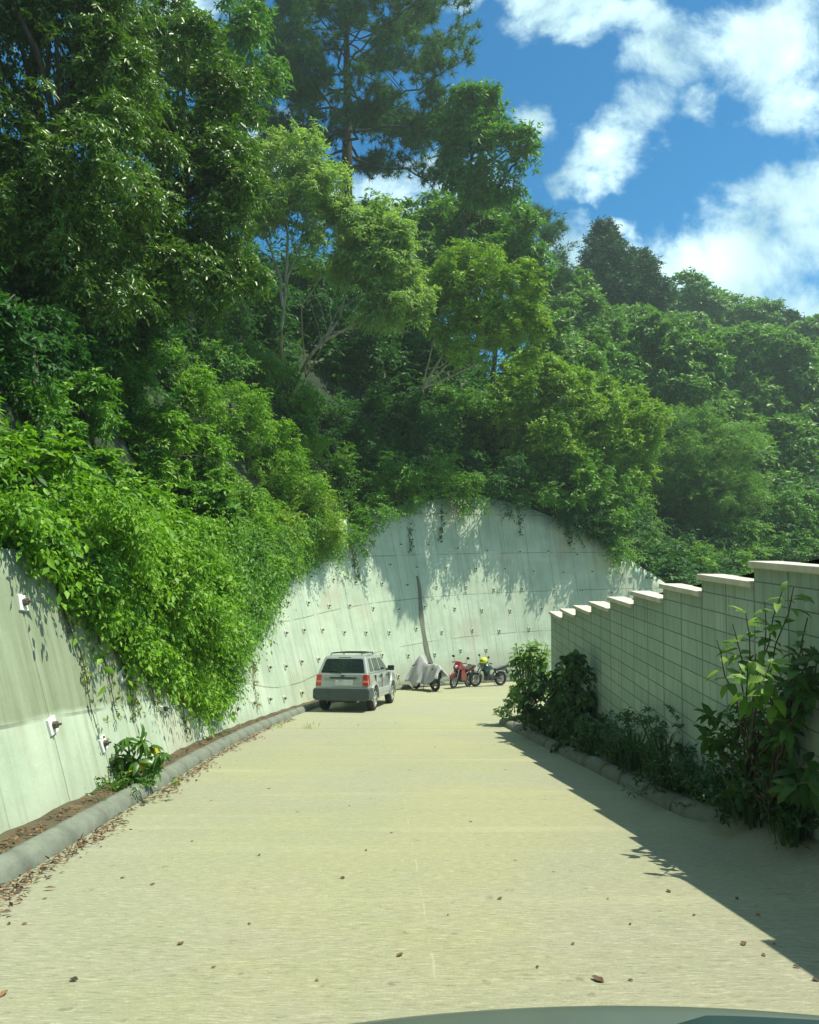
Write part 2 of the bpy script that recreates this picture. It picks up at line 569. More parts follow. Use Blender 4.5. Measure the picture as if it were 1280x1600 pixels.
# tyre tracks polished a little lighter, and the pale saw-cut joint down the middle
jx = k.m('ABSOLUTE', k.m('SUBTRACT', xyz[0], k.m('SUBTRACT', k.m('ADD', .27, k.m('MULTIPLY', k.m('SUBTRACT', k.noise(o, 1.5, 3), .5), .05)), k.m('MULTIPLY', xyz[1], .04))))
jl = k.m('MULTIPLY', k.m('MULTIPLY', k.m('LESS_THAN', jx, .006), k.rng(k.noise(o, 3.0, 3), .42, .58)), k.rng(xyz[1], 5, 11, 1, .25))
c = k.mix(k.m('MULTIPLY', jl, .2), c, (.62, .59, .46))
jy = k.m('ABSOLUTE', k.m('SUBTRACT', xyz[1], k.m('ADD', 16.7, k.m('MULTIPLY', k.m('SUBTRACT', k.noise(o, 4, 3), .5), .15))))
c = k.mix(k.m('MULTIPLY', k.m('LESS_THAN', jy, .03), .65), c, (.16, .15, .08))
for yj in (8.9, 12.8, 5.05):
    jy = k.m('ABSOLUTE', k.m('SUBTRACT', xyz[1], yj))
    c = k.mix(k.m('MULTIPLY', k.m('LESS_THAN', jy, .008), k.rng(k.noise(o, 1.1, 3), .3, .7, 0, .3)), c, (.25, .24, .15))
k.col(c); k.p.inputs['Roughness'].default_value = .85
k.bump(k.m('ADD', k.m('MULTIPLY', broom, .9), k.m('MULTIPLY', grain, .5)), .8, .02)
M_ROAD = k.mat


def road_z(X, Y):
    s = np.clip((X - 2.45) / .8, 0, 1); s = s * s * (3 - 2 * s)
    g = np.clip((7.3 - Y) / 1.0, 0, 1)
    return zg(Y) + s * g * .20


xs = np.concatenate([np.linspace(-3.75, 2.2, 22), np.linspace(2.35, 3.4, 14), np.linspace(4, 30, 14)])
ys = np.concatenate([np.linspace(-14, 39, 213)])
tag(link('road', grid_mesh('road', xs, ys, road_z), M_ROAD), 'pale yellowish broom finished concrete road', kind='structure')

# ------------------------------------------------------------------ retaining wall
k = Nodes('retaining_wall_concrete')
tc = k.N.new('ShaderNodeTexCoord'); uv = tc.outputs['UV']; us = k.sep(uv)
def uvmap(sx, sy, lx=0):
    mp = k.N.new('ShaderNodeMapping'); mp.inputs['Scale'].default_value = (sx, sy, 1); mp.inputs['Location'].default_value = (lx, 0, 0)
    k.L.new(uv, mp.inputs[0]); return mp.outputs[0]
mott = k.noise(uvmap(.55, .8), 1.0, 7, .6)
fine = k.noise(uvmap(3, 3), 1.5, 7, .65)
streak = k.noise(uvmap(5.5, .35), 1.0, 6, .65)
streak2 = k.noise(uvmap(1.7, .18, 9), 1.0, 4, .55)
c = k.mix(k.rng(mott, .32, .68, smooth=True), (.33, .415, .325), (.43, .515, .415))
c = k.mix(k.m('MULTIPLY', k.rng(streak, .48, .70), .55), c, (.215, .25, .17))
c = k.mix(k.m('MULTIPLY', k.rng(streak2, .5, .7), .30), c, (.52, .56, .45))
c = k.mix(k.m('MULTIPLY', k.rng(fine, .55, .8), .30), c, (.25, .26, .19))
c = k.mix(k.m('MULTIPLY', k.rng(k.noise(uvmap(.35, .5, 4), 1, 4), .56, .68, smooth=True), .4), c, (.34, .31, .245))
# lift stains: darker olive above the first pour of the near wall
nearw = k.rng(us[0], 43.5, 50.5, 1, 0, True)
edge = k.m('ADD', us[1], k.m('MULTIPLY', k.m('SUBTRACT', k.noise(uvmap(1.1, .5), 1, 4), .5), .18))
band = k.m('MULTIPLY', k.rng(edge, .93, 1.02, 0, 1, True), nearw)
c = k.mix(k.m('MULTIPLY', band, k.rng(streak, .3, .7, .55, .95)), c, (.155, .19, .11))
# darker and browner towards the foot
c = k.mix(k.m('MULTIPLY', k.rng(k.m('ADD', us[1], k.m('MULTIPLY', streak, .3)), .1, .55, 1, 0), .35), c, (.26, .25, .19))
# pour joints and panel joints
lift = k.m('SUBTRACT', k.m('ADD', us[1], k.m('MULTIPLY', k.m('SUBTRACT', k.noise(uvmap(.9, 0), 1, 3), .5), .05)), .95)
lm = k.m('ABSOLUTE', k.m('SUBTRACT', k.m('FLOORED_MODULO', k.m('ADD', lift, .925), 1.85), .925))
jh = k.m('MULTIPLY', k.m('LESS_THAN', lm, .016), k.rng(k.noise(uvmap(.7, .7, 2), 1, 3), .38, .5))
um = k.m('FLOORED_MODULO', k.m('ADD', us[0], k.m('MULTIPLY', k.m('SUBTRACT', k.noise(uvmap(.15, .5, 5), 1, 3), .5), .10)), 1.22)
jv = k.m('MULTIPLY', k.m('LESS_THAN', k.m('ABSOLUTE', k.m('SUBTRACT', um, .61)), .011), k.rng(k.noise(uvmap(.6, .35, 8), 1, 3), .36, .5))
jo = k.m('MAXIMUM', jh, jv)
c = k.mix(k.m('MULTIPLY', jo, .6), c, (.11, .12, .085))
k.col(c); k.p.inputs['Roughness'].default_value = .88
run = k.noise(uvmap(9, .55, 3), 1.0, 5, .7)
c = k.mix(k.m('MULTIPLY', k.rng(run, .60, .72), .4), c, (.17, .165, .10))
k.col(c)
k.bump(k.m('ADD', k.m('SUBTRACT', k.m('MULTIPLY', fine, .6), k.m('MULTIPLY', jo, 1.0)), k.m('MULTIPLY', k.noise(uvmap(1.6, 1.1, 6), 1.0, 6, .6), 1.6)), .6, .02)
M_WALL = k.mat

i0 = int(np.searchsorted(S_ARC, 14)); i1 = int(np.searchsorted(S_ARC, S_ARC[-1] - 45))
nt_ = 10
V, Q, UVv = [], [], []
for i in range(i0, i1):
    w = np.clip((PS[i, 1] - 18) / 7, 0, 1) if PS[i, 0] < 6 else 1.0
    for j in range(nt_ + 1):
        h = -.4 + (HGT[i] + .4) * j / nt_
        p = np.array([*(PS[i, :2] + NRM[i] * BATTER * h), BASEZ[i] + h])
        V.append(p); UVv.append((S_ARC[i], (1 - w) * h + w * (p[2] + 4.05)))
    p = np.array([*(TOPXY[i] + NRM[i] * TH), TOPZ[i]]); V.append(p); UVv.append((S_ARC[i], UVv[-1][1] + .3))
    p = np.array([*(PS[i, :2] + NRM[i] * (TH + BATTER * -.4)), BASEZ[i] - .4]); V.append(p); UVv.append((S_ARC[i], 0))
m_ = nt_ + 3
nI = i1 - i0
for i in range(nI - 1):
    for j in range(m_):
        Q.append((i * m_ + j, (i + 1) * m_ + j, (i + 1) * m_ + (j + 1) % m_, i * m_ + (j + 1) % m_))
me = np_mesh('retaining_wall', V, np.zeros((0, 3)), Q)
uvl = me.uv_layers.new(name='UVMap')
li = np.zeros(len(me.loops), np.int32); me.loops.foreach_get('vertex_index', li)
uvl.data.foreach_set('uv', np.array(UVv, np.float32)[li].ravel())
wall = thing('retaining_wall', 'long leaning pale concrete retaining wall studded with anchor plates, curving behind the bikes', 'retaining wall')
link('wall_face', me, M_WALL, wall)

# anchor plates
POLY = [(-60, 600), (-60, 720), (0, 775), (60, 850), (120, 920), (170, 975), (230, 1030), (290, 1072), (330, 1098), (352, 1060), (362, 1005), (405, 965), (424, 920),
        (470, 880), (528, 856), (560, 900), (580, 850), (612, 825), (700, 800), (740, 780), (740, 560), (300, 500)]


def inside(px, py, poly):
    c = False
    for a in range(len(poly)):
        x1, y1 = poly[a]; x2, y2 = poly[a - 1]
        if (y1 > py) != (y2 > py) and px < (x2 - x1) * (py - y1) / (y2 - y1) + x1: c = not c
    return c


M_PLATE = plain('painted_steel_plate', (.68, .70, .68), .5, 0, .1)
M_PLATE2 = plain('cement_washed_plate', (.46, .49, .38), .8, 0, .15)
M_RUST = plain('rusted_bolt', (.10, .085, .07), .7, .3)


def plate_meshes():
    bm = bmesh.new(); add_box(bm, (0, 0, .010), (.16, .16, .03)); bmesh.ops.bevel(bm, geom=bm.edges[:], offset=.004, affect='EDGES', segments=1)
    a = bpy.data.meshes.new('anchor_plate'); bm.to_mesh(a); bm.free()
    bm = bmesh.new(); add_cyl(bm, (0, 0, .025), (0, 0, .065), .038, .034, 6); add_cyl(bm, (0, 0, .06), (0.0, -.006, .10), .014, .012, 8)
    b = bpy.data.meshes.new('bolt'); bm.to_mesh(b); bm.free()
    return a, b


pa, pb = plate_meshes(); pb.materials.append(M_RUST)
pa2 = pa.copy(); pa.materials.append(M_PLATE); pa2.materials.append(M_PLATE2)
rn = random.Random(5)
spots = []
# the near plates one can measure in the photo, then the grid further along
for px, py in ((15, 944), (62, 1140), (150, 1168), (248, 1112), (186, 1056)):
    Y = hit(px, py, 3, 30); p = at(px, py, Y)
    i = int(((PS[:, 0] - p[0]) ** 2 + (PS[:, 1] - p[1]) ** 2).argmin())
    spots.append((S_ARC[i], p[2] - BASEZ[i], True))
row = 0
for row, h in enumerate(np.arange(.42, 8.2, .92)):
    for s in np.arange(46.0 + (row % 2) * .8, 76, 1.6):
        s2 = s + rn.uniform(-.1, .1); h2 = h + rn.uniform(-.08, .08)
        if h2 > np.interp(s2, S_ARC, HGT) - .5: continue
        p, _, _ = wall_pt(s2, h2)
        x, y, _ = proj(p)
        if not (300 < x[0] < 1075) or inside(x[0], y[0], POLY): continue
        if x[0] > 880 and y[0] > 965: continue
        spots.append((s2, h2, False))
spots = spots[:98]
for s, h, white in spots:
    p, face, n = wall_pt(s, h, .002)
    z = Vector(face); y = Vector((0, 0, 1)); x = y.cross(z).normalized(); y = z.cross(x)
    M = Matrix((x, y, z)).transposed()
    M = M @ Matrix.Rotation(rn.uniform(-.18, .18), 3, 'Z')
    o = bpy.data.objects.new('anchor_plate', pa if white else pa2); COL.objects.link(o); o.parent = wall
    o.matrix_local = Matrix.Translation(Vector(p)) @ M.to_4x4()
    b = bpy.data.objects.new('bolt', pb); COL.objects.link(b); b.parent = o
print('plates', len(spots))

# the dark water stain that runs down from one anchor behind the covered bike
k = Nodes('water_stain')
n1 = k.noise(k.coord(scale=(6, 6, .5)), 1.2, 5)
k.col(k.mix(k.rng(n1, .35, .65), (.075, .085, .065), (.15, .165, .125))); k.p.inputs['Roughness'].default_value = .8
cl = []
for px, py, wpx in ((652, 908, 5), (655, 925, 7), (656, 950, 9), (659, 975, 10), (664, 1000, 10), (667, 1020, 11), (672, 1040, 11), (674, 1062, 10)):
    Y = hit(px, py, 20, 45); p = at(px, py, Y)
    i = int(((PS[:, 0] - p[0]) ** 2 + (PS[:, 1] - p[1]) ** 2).argmin())
    d = (p[0] - PS[i, 0]) * NRM[i, 0] + (p[1] - PS[i, 1]) * NRM[i, 1]
    sg = S_ARC[i] + (p[0] - PS[i, 0]) * T[i, 0] + (p[1] - PS[i, 1]) * T[i, 1]
    cl.append((sg, d / BATTER, wpx * Y / F))
cl = np.array(cl)
hh = np.linspace(cl[0, 1], cl[-1, 1], 60)
order = np.argsort(cl[:, 1])
V, Q = [], []
for j, h in enumerate(hh):
    s = np.interp(h, cl[order, 1], cl[order, 0]); w = np.interp(h, cl[order, 1], cl[order, 2])
    w *= .5 + .05 * math.sin(h * 5) + rn.uniform(-.04, .04)
    e = .04 * math.sin(h * 2.1)
    V.append(wall_pt(s - w + e, h, .006)[0]); V.append(wall_pt(s + w + e, h, .006)[0])
    if j: Q.append((2 * j - 2, 2 * j - 1, 2 * j + 1, 2 * j))
tag(link('water_stain', np_mesh('water_stain', V, np.zeros((0, 3)), Q), k.mat, wall), 'dark vertical water stain running down from one anchor')

# ------------------------------------------------------------------ kerbs and strips
k = Nodes('kerb_concrete')
n1 = k.noise(k.coord(), 7, 6, .7); n2 = k.noise(k.coord(), 25, 5, .7)
c = k.mix(k.rng(n1, .35, .65), (.115, .135, .112), (.165, .19, .155))
c = k.mix(k.m('MULTIPLY', k.rng(n2, .55, .75), .5), c, (.10, .11, .09))
k.col(c); k.p.inputs['Roughness'].default_value = .85; k.bump(n2, .3, .01)
M_KERB = k.mat


def kerb(name, pts, left, label, seglen=.8, wid=.19, hei=.145):
    """a kerb of cast lengths; pts are the road-side foot line, `left` says the back is on the left of travel"""
    pts = np.array(pts, float)
    L_ = np.concatenate([[0], np.cumsum(np.linalg.norm(np.diff(pts[:, :2], axis=0), axis=1))])
    prof = [(-.012, -.15), (0, 0), (.022, .085), (.075, hei - .018), (.125, hei), (wid - .02, hei - .004), (wid, hei - .03), (wid, -.15)]
    V, Q = [], []
    s = 0.0
    rr = random.Random(len(pts))
    while s < L_[-1] - .1:
        e = min(s + seglen, L_[-1])
        jig = rr.uniform(-.004, .004); jz = rr.uniform(-.005, .005)
        st = np.linspace(s + .006, e - .006, 4)
        b0 = len(V)
        for q in st:
            p = np.array([np.interp(q, L_, pts[:, 0]), np.interp(q, L_, pts[:, 1])])
            p2 = np.array([np.interp(q + .05, L_, pts[:, 0]), np.interp(q + .05, L_, pts[:, 1])])
            p1 = np.array([np.interp(q - .05, L_, pts[:, 0]), np.interp(q - .05, L_, pts[:, 1])])
            t = (p2 - p1) / np.linalg.norm(p2 - p1)
            n = np.array([-t[1], t[0]]) * (1 if left else -1)
            for a, h in prof:
                xy = p + n * (a + jig)
                V.append((*xy, float(zg(p[1])) + h + jz))
        m = len(prof)
        for i in range(3):
            for j in range(m - 1):
                Q.append((b0 + i * m + j, b0 + (i + 1) * m + j, b0 + (i + 1) * m + j + 1, b0 + i * m + j + 1))
        for i in (0, 3):
            for j in range(1, m // 2):
                Q.append((b0 + i * m + j - 1, b0 + i * m + j, b0 + i * m + m - 1 - j, b0 + i * m + m - j))
        s = e
    return tag(link(name, np_mesh(name, V, np.zeros((0, 3)), Q), M_KERB), label, kind='structure')


sel = (S_ARC > 16) & (PS[:, 0] < 16)
off = np.interp(S_ARC[sel], [30, 48, 56, 60], [.41, .39, .32, .28])
kerb('kerb', PS[sel, :2] - NRM[sel] * off[:, None], True, 'rolled grey concrete kerb along the foot of the retaining wall')
RK = [(2.14, 17.9), (2.2, 16.5), (2.33, 13.5), (2.5, 10.3), (2.57, 8.4), (2.62, 7.3), (2.72, 6.85), (2.9, 6.6), (3.04, 6.5)]
kerb('kerb', RK, True, 'rolled kerb in the shade under the block wall')

# soil strips behind the kerbs
V, Q = [], []
for n_, i in enumerate(np.where(sel)[0]):
    for d, h in ((.30, .06), (.18, .12), (.06, .14), (-.06, .15)):
        V.append((*(PS[i, :2] - NRM[i] * d), BASEZ[i] + h + .012 * math.sin(i * 1.7 + d * 20)))
    if n_:
        for j in range(3): Q.append((4 * n_ - 4 + j, 4 * n_ + j, 4 * n_ + j + 1, 4 * n_ - 3 + j))
tag(link('soil_strip', np_mesh('soil_strip', V, np.zeros((0, 3)), Q, smooth=True), M_SOIL), 'narrow strip of soil between kerb and retaining wall', kind='structure')
V, Q = [], []
for n_, y in enumerate(np.linspace(6.7, 18.2, 40)):
    xk = np.interp(y, [p[1] for p in RK][::-1], [p[0] for p in RK][::-1])
    for x, h in ((xk + .22, .1), (xk + .3, .15), (xk + .5, .17), (3.3, .2)):
        V.append((x, y, float(zg(y)) + h + .02 * math.sin(y * 5 + x * 9)))
    if n_:
        for j in range(3): Q.append((4 * n_ - 4 + j, 4 * n_ + j, 4 * n_ + j + 1, 4 * n_ - 3 + j))
tag(link('planting_strip', np_mesh('planting_strip', V, np.zeros((0, 3)), Q, smooth=True), M_SOIL), 'soil planting strip at the foot of the block wall', kind='structure')

# ------------------------------------------------------------------ stepped block wall
WX, WT = 3.05, .2
WY0, WSTEP, WDZ, WTOP0 = 16.0, 1.18, .178, -.16
NSEC = 15
k = Nodes('concrete_blocks')
o = k.coord(); xyz = k.sep(o)
ry = k.m('DIVIDE', k.m('SUBTRACT', xyz[1], WY0), WSTEP / 2)
rz = k.m('DIVIDE', k.m('SUBTRACT', xyz[2], WTOP0), WDZ)
fy = k.m('ABSOLUTE', k.m('SUBTRACT', k.m('FRACT', ry), .5)); fz = k.m('ABSOLUTE', k.m('SUBTRACT', k.m('FRACT', rz), .5))
joint = k.m('MAXIMUM', k.rng(fy, .477, .487), k.rng(fz, .46, .482))
cv = k.N.new('ShaderNodeCombineXYZ'); k.L.new(k.m('FLOOR', ry), cv.inputs[0]); k.L.new(k.m('FLOOR', rz), cv.inputs[1])
wn = k.N.new('ShaderNodeTexWhiteNoise'); wn.noise_dimensions = '2D'; k.L.new(cv.outputs[0], wn.inputs[0])
n1 = k.noise(o, 2, 5, .6); n2 = k.noise(o, 40, 4, .6); st = k.noise(k.coord(scale=(1, 9, .6)), 1.3, 5, .6)
c = k.mix(wn.outputs[0], (.29, .40, .35), (.37, .48, .42))
c = k.mix(k.m('MULTIPLY', k.rng(n1, .4, .7), .5), c, (.23, .32, .26))
c = k.mix(k.m('MULTIPLY', k.rng(st, .5, .75), .5), c, (.19, .245, .195))
# scored lines of the split blocks
sco = k.m('MULTIPLY', k.m('LESS_THAN', k.m('ABSOLUTE', k.m('SUBTRACT', k.m('FRACT', k.m('MULTIPLY', k.m('ADD', ry, k.m('MULTIPLY', wn.outputs[0], .3)), 3)), .5)), .04), .35)
c = k.mix(sco, c, (.13, .155, .125))
c = k.mix(k.m('MULTIPLY', joint, .62), c, (.06, .075, .06))
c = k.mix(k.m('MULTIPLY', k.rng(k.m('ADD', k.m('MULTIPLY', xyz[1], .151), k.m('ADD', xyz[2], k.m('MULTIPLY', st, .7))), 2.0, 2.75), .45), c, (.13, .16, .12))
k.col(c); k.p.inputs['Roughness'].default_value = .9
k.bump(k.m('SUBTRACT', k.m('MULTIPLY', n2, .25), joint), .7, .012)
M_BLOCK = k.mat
k = Nodes('cap_concrete')
n1 = k.noise(k.coord(), 4, 6, .6)
c = k.mix(k.rng(n1, .35, .65), (.44, .42, .36), (.58, .55, .48))
c = k.mix(k.m('MULTIPLY', k.rng(k.noise(k.coord(scale=(1, 8, 1)), 2, 5), .55, .75), .5), c, (.36, .32, .27))
k.col(c); k.p.inputs['Roughness'].default_value = .85; k.bump(n1, .2, .01)
M_CAP = k.mat
bwall = thing('block_wall', 'shaded concrete block wall stepping down beside the road with pale caps', 'block wall', (WX, WY0, float(zg(WY0))))
bm = bmesh.new()
prof = [(WY0, float(zg(WY0)) - .4), ]
for i in range(NSEC):
    zt = WTOP0 + i * WDZ - .06
    prof += [(WY0 - i * WSTEP, zt), (WY0 - (i + 1) * WSTEP, zt)]
prof.append((WY0 - NSEC * WSTEP, float(zg(WY0 - NSEC * WSTEP)) - .4))
add_poly_prism(bm, [(WX, y, z) for y, z in prof], (WT, 0, 0))
bmesh.ops.triangulate(bm, faces=[f for f in bm.faces if len(f.verts) > 4])
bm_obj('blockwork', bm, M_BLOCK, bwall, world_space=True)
for i in range(NSEC):
    y1 = WY0 - i * WSTEP + (.04 if i else .045); y0 = WY0 - (i + 1) * WSTEP + .003
    zt = WTOP0 + i * WDZ
    bm = bmesh.new()
    add_box(bm, (WX + WT / 2, (y0 + y1) / 2, zt - .0295), (WT + .08, y1 - y0, .06))
    bm_obj('cap', bm, M_CAP, bwall, world_space=True, bevel=.012)

# ------------------------------------------------------------------ foliage machinery
def unit(v):
    return v / np.maximum(np.linalg.norm(v, axis=-1, keepdims=True), 1e-9)


def leaf_arrays(pos, ldir, nrm, Ln, Wd, rs, big=False):
    n = len(pos)
    side = unit(np.cross(ldir, nrm)); up = unit(np.cross(side, ldir))
    Ln = Ln[:, None]; Wd = Wd[:, None]
    if not big:
        V = np.empty((n, 4, 3))
        V[:, 0] = pos
        V[:, 1] = pos + ldir * Ln * .42 + side * Wd * .5 + up * Wd * .14
        V[:, 2] = pos + ldir * Ln - up * Ln * .10
        V[:, 3] = pos + ldir * Ln * .42 - side * Wd * .5 + up * Wd * .14
        b = np.arange(n)[:, None, None] * 4
        F_ = b + np.array([[0, 1, 2], [0, 2, 3]])[None]
        nv = 4
    else:
        V = np.empty((n, 8, 3))
        V[:, 0] = pos
        for a, (t, dr) in enumerate(((.3, -.02), (.68, .06))):
            m = pos + ldir * Ln * t - up * Ln * dr
            w = (.5, .40)[a]
            V[:, 1 + 3 * a] = m + side * Wd * w + up * Wd * .12
            V[:, 2 + 3 * a] = m
            V[:, 3 + 3 * a] = m - side * Wd * w + up * Wd * .12
        V[:, 7] = pos + ldir * Ln * .96 - up * Ln * .22
        b = np.arange(n)[:, None, None] * 8
        F_ = b + np.array([[0, 1, 2], [0, 2, 3], [1, 4, 5], [1, 5, 2], [2, 5, 6], [2, 6, 3], [4, 7, 5], [5, 7, 6]])[None]
        nv = 8
    sh = np.repeat(rs.rand(n), nv)
    return V.reshape(-1, 3), F_.reshape(-1, 3), sh


def lobe_clusters(c, r, ncl, rs, up=.35):
    """clusters gathered into billows round the lobe, with hollows between the billows"""
    c, r = np.array(c), np.array(r)
    nb = max(4, ncl // 9)
    d = unit(rs.randn(nb, 3) + np.array([0, 0, up]))
    rad = (.62 + .42 * rs.rand(nb))
    sub = d * rad[:, None] * (.85 + .3 * rs.rand(nb, 1))
    size = .14 + .14 * rs.rand(nb)
    k_ = rs.randint(nb, size=ncl)
    off = rs.randn(ncl, 3) * np.array([1, 1, .7])
    off = off / np.maximum(np.linalg.norm(off, axis=1, keepdims=True), .6)
    q = sub[k_] + off * size[k_][:, None] * 1.25
    fill = rs.rand(ncl) < .16
    q[fill] = unit(rs.randn(int(fill.sum()), 3)) * (.3 + .6 * rs.rand(int(fill.sum()), 1))
    od = unit(unit(q) * .6 + off * .8 + np.array([0, 0, .2]))
    return c[None] + q * r[None], od


def twig_leaves(cc, od, rs, ntw=6, nl=9, tl=.5, L=.12, W=.05, droop=.25, lay=.5, big=False, jit=1.0):
    """clusters at cc growing outwards along od: each carries ntw twigs with nl leaves"""
    C = len(cc)
    csz = .6 + .8 * rs.rand(C)
    td = unit(od[:, None] * .8 + rs.randn(C, ntw, 3) * .75 * jit + np.array([0, 0, .15]))
    tln = tl * csz[:, None] * (.55 + .7 * rs.rand(C, ntw))
    o = cc[:, None] + rs.randn(C, ntw, 3) * tl * .22 - td * (tln * .35)[..., None]
    t = (np.arange(nl)[None, None] + rs.rand(C, ntw, nl)) / nl
    t = .1 + .9 * t
    pos = o[:, :, None] + td[:, :, None] * (t * tln[..., None])[..., None]
    pos[..., 2] -= droop * (t ** 2) * tln[..., None]
    side = unit(np.cross(td, np.array([0, 0, 1.0])) + 1e-6)
    sg = np.where(np.arange(nl) % 2 == 0, 1.0, -1.0)
    ld = unit(td[:, :, None] * .7 + side[:, :, None] * (sg[None, None, :, None] * .85) + rs.randn(C, ntw, nl, 3) * .38 - np.array([0, 0, droop * 1.6]))
    nr = unit(np.array([0, 0, lay]) + od[:, None, None] * .35 + rs.randn(C, ntw, nl, 3) * .42)
    n = C * ntw * nl
    Ln = L * (.6 + .7 * rs.rand(n)); Wd = W * (.65 + .6 * rs.rand(n))
    V, F_, sh = leaf_arrays(pos.reshape(-1, 3), ld.reshape(-1, 3), nr.reshape(-1, 3), Ln, Wd, rs, big)
    nv = 8 if big else 4
    # leaves of one twig share some of their tone
    tw = np.repeat(np.repeat(rs.rand(C * ntw), nl), nv)
    sh = np.where(sh > .965, sh, np.clip(sh * .6 + tw * .36, 0, .96))
    return V, F_, sh


def join(parts):
    V, Fc, S = [], [], []
    o = 0
    for v, f, s in parts:
        V.append(v); Fc.append(f + o); S.append(s); o += len(v)
    return np.concatenate(V), np.concatenate(Fc), np.concatenate(S)


def tube_arrays(lines, n=6):
    """lines: list of (pts Nx3, radii N)"""
    V, Fc = [], []
    o = 0
    ang = np.arange(n) * 2 * math.pi / n
    for pts, rad in lines:
        pts = np.asarray(pts, float); rad = np.asarray(rad, float)
        t = unit(np.gradient(pts, axis=0))
        ref = np.where(np.abs(t[:, 2:3]) > .9, np.array([[1.0, 0, 0]]), np.array([[0, 0, 1.0]]))
        a = unit(np.cross(t, ref)); b = np.cross(t, a)
        ring = pts[:, None] + (a[:, None] * np.cos(ang)[None, :, None] + b[:, None] * np.sin(ang)[None, :, None]) * rad[:, None, None]
        m = len(pts)
        V.append(ring.reshape(-1, 3))
        i = np.arange(m - 1)[:, None] * n + np.arange(n)[None]
        j = np.arange(m - 1)[:, None] * n + (np.arange(n)[None] + 1) % n
        q = np.stack([i, j, j + n, i + n], -1).reshape(-1, 4) + o
        Fc.append(q); o += m * n
    return np.concatenate(V), np.concatenate(Fc)


def curve(p0, p1, bend, n=7, rs=None, wob=.03):
    t = np.linspace(0, 1, n)[:, None]
    p0, p1 = np.asarray(p0, float), np.asarray(p1, float)
    q = p0 * (1 - t) + p1 * t + np.asarray(bend, float) * (4 * t * (1 - t)) * .5
    if rs is not None:
        L = np.linalg.norm(p1 - p0)
        w = rs.randn(n, 3) * wob * L; w[0] = 0; w[-1] = 0
        q = q + w
    return q


def make_tree(name, label, cat, lobes, base, mat, barkm, seed, leaf=(.14, .05), tl=.6, dens=1.0, droop=.25, ntw=6, nl=9, r0=.15, stems=None, limbs=26,
              big=False, group=None, up=.35, ncl=None, part='crown', trunk='trunk'):
    """lobes: (centre xyz, radii xyz); base: foot of the trunk"""
    rs = np.random.RandomState(seed)
    parts, allc = [], []
    for c, r in lobes:
        area = 4 * math.pi * ((r[0] * r[2]) ** 1.0)
        n = max(4, int(dens * area / (tl * tl) * 1.3))
        cc, od = lobe_clusters(c, r, n, rs, up)
        allc.append(cc)
        parts.append(twig_leaves(cc, od, rs, ntw, nl, tl, leaf[0], leaf[1], droop, big=big))
    V, Fc, S = join(parts)
    root = thing(name, label, cat, tuple(base), group)
    b = np.array(base)
    link(part, np_mesh(part, V, Fc, shade=S), mat, root)
    allc = np.concatenate(allc)
    lines = []
    if stems is None:
        ctr = np.mean([np.array(c) for c, r in lobes], 0)
        top = ctr + (ctr - b) * .15
        stems = [[b + np.array([0, 0, -.3]), b * .55 + ctr * .45 + np.array([rs.randn() * .1, rs.randn() * .1, .2]), ctr, top]]
    pts_all = []
    for st in stems:
        st = np.array(st, float)
        tt = np.linspace(0, len(st) - 1, 6 * len(st))
        q = np.stack([np.interp(tt, np.arange(len(st)), st[:, i]) for i in range(3)], 1)
        q[1:-1] += rs.randn(len(q) - 2, 3) * r0 * .12
        rad = np.linspace(r0 / math.sqrt(len(stems)), r0 * .25 / math.sqrt(len(stems)), len(q))
        lines.append((q, rad)); pts_all.append((q, rad))
    pick = rs.choice(len(allc), min(limbs, len(allc)), replace=False)
    for i in pick:
        p = allc[i]
        q, rad = pts_all[rs.randint(len(pts_all))]
        k0 = int(len(q) * .35); cand = q[k0:]
        dv = np.linalg.norm(cand - p, axis=1) + 1.2 * np.maximum(cand[:, 2] - p[2], 0)
        j = int(np.argmin(dv)) + k0
        j = max(k0, j - rs.randint(0, 3))
        L_ = np.linalg.norm(p - q[j])
        lines.append((curve(q[j], p, (0, 0, .18 * L_), 6, rs, .04), np.linspace(min(rad[j] * .75, r0 * .45), max(.006, r0 * .05), 6)))
    V, Q = tube_arrays(lines)
    link(trunk, np_mesh(trunk, V, np.zeros((0, 3)), Q, smooth=True), barkm, root)
    return root


def lob(*items):
    """pixel lobes of the photo measured at a distance: (px, py, rx, ry, Y) -> world ellipsoids"""
    out = []
    for px, py, rx, ry, Y in items:
        c = at(px, py, Y); s = Y / F
        out.append((c, (rx * s, .5 * (rx + ry) * s, ry * s)))
    return out


def foot(px, Y, dz=0):
    x = (px - 640) / F * Y
    return (x, Y, float(H(x, Y)[0]) + dz)

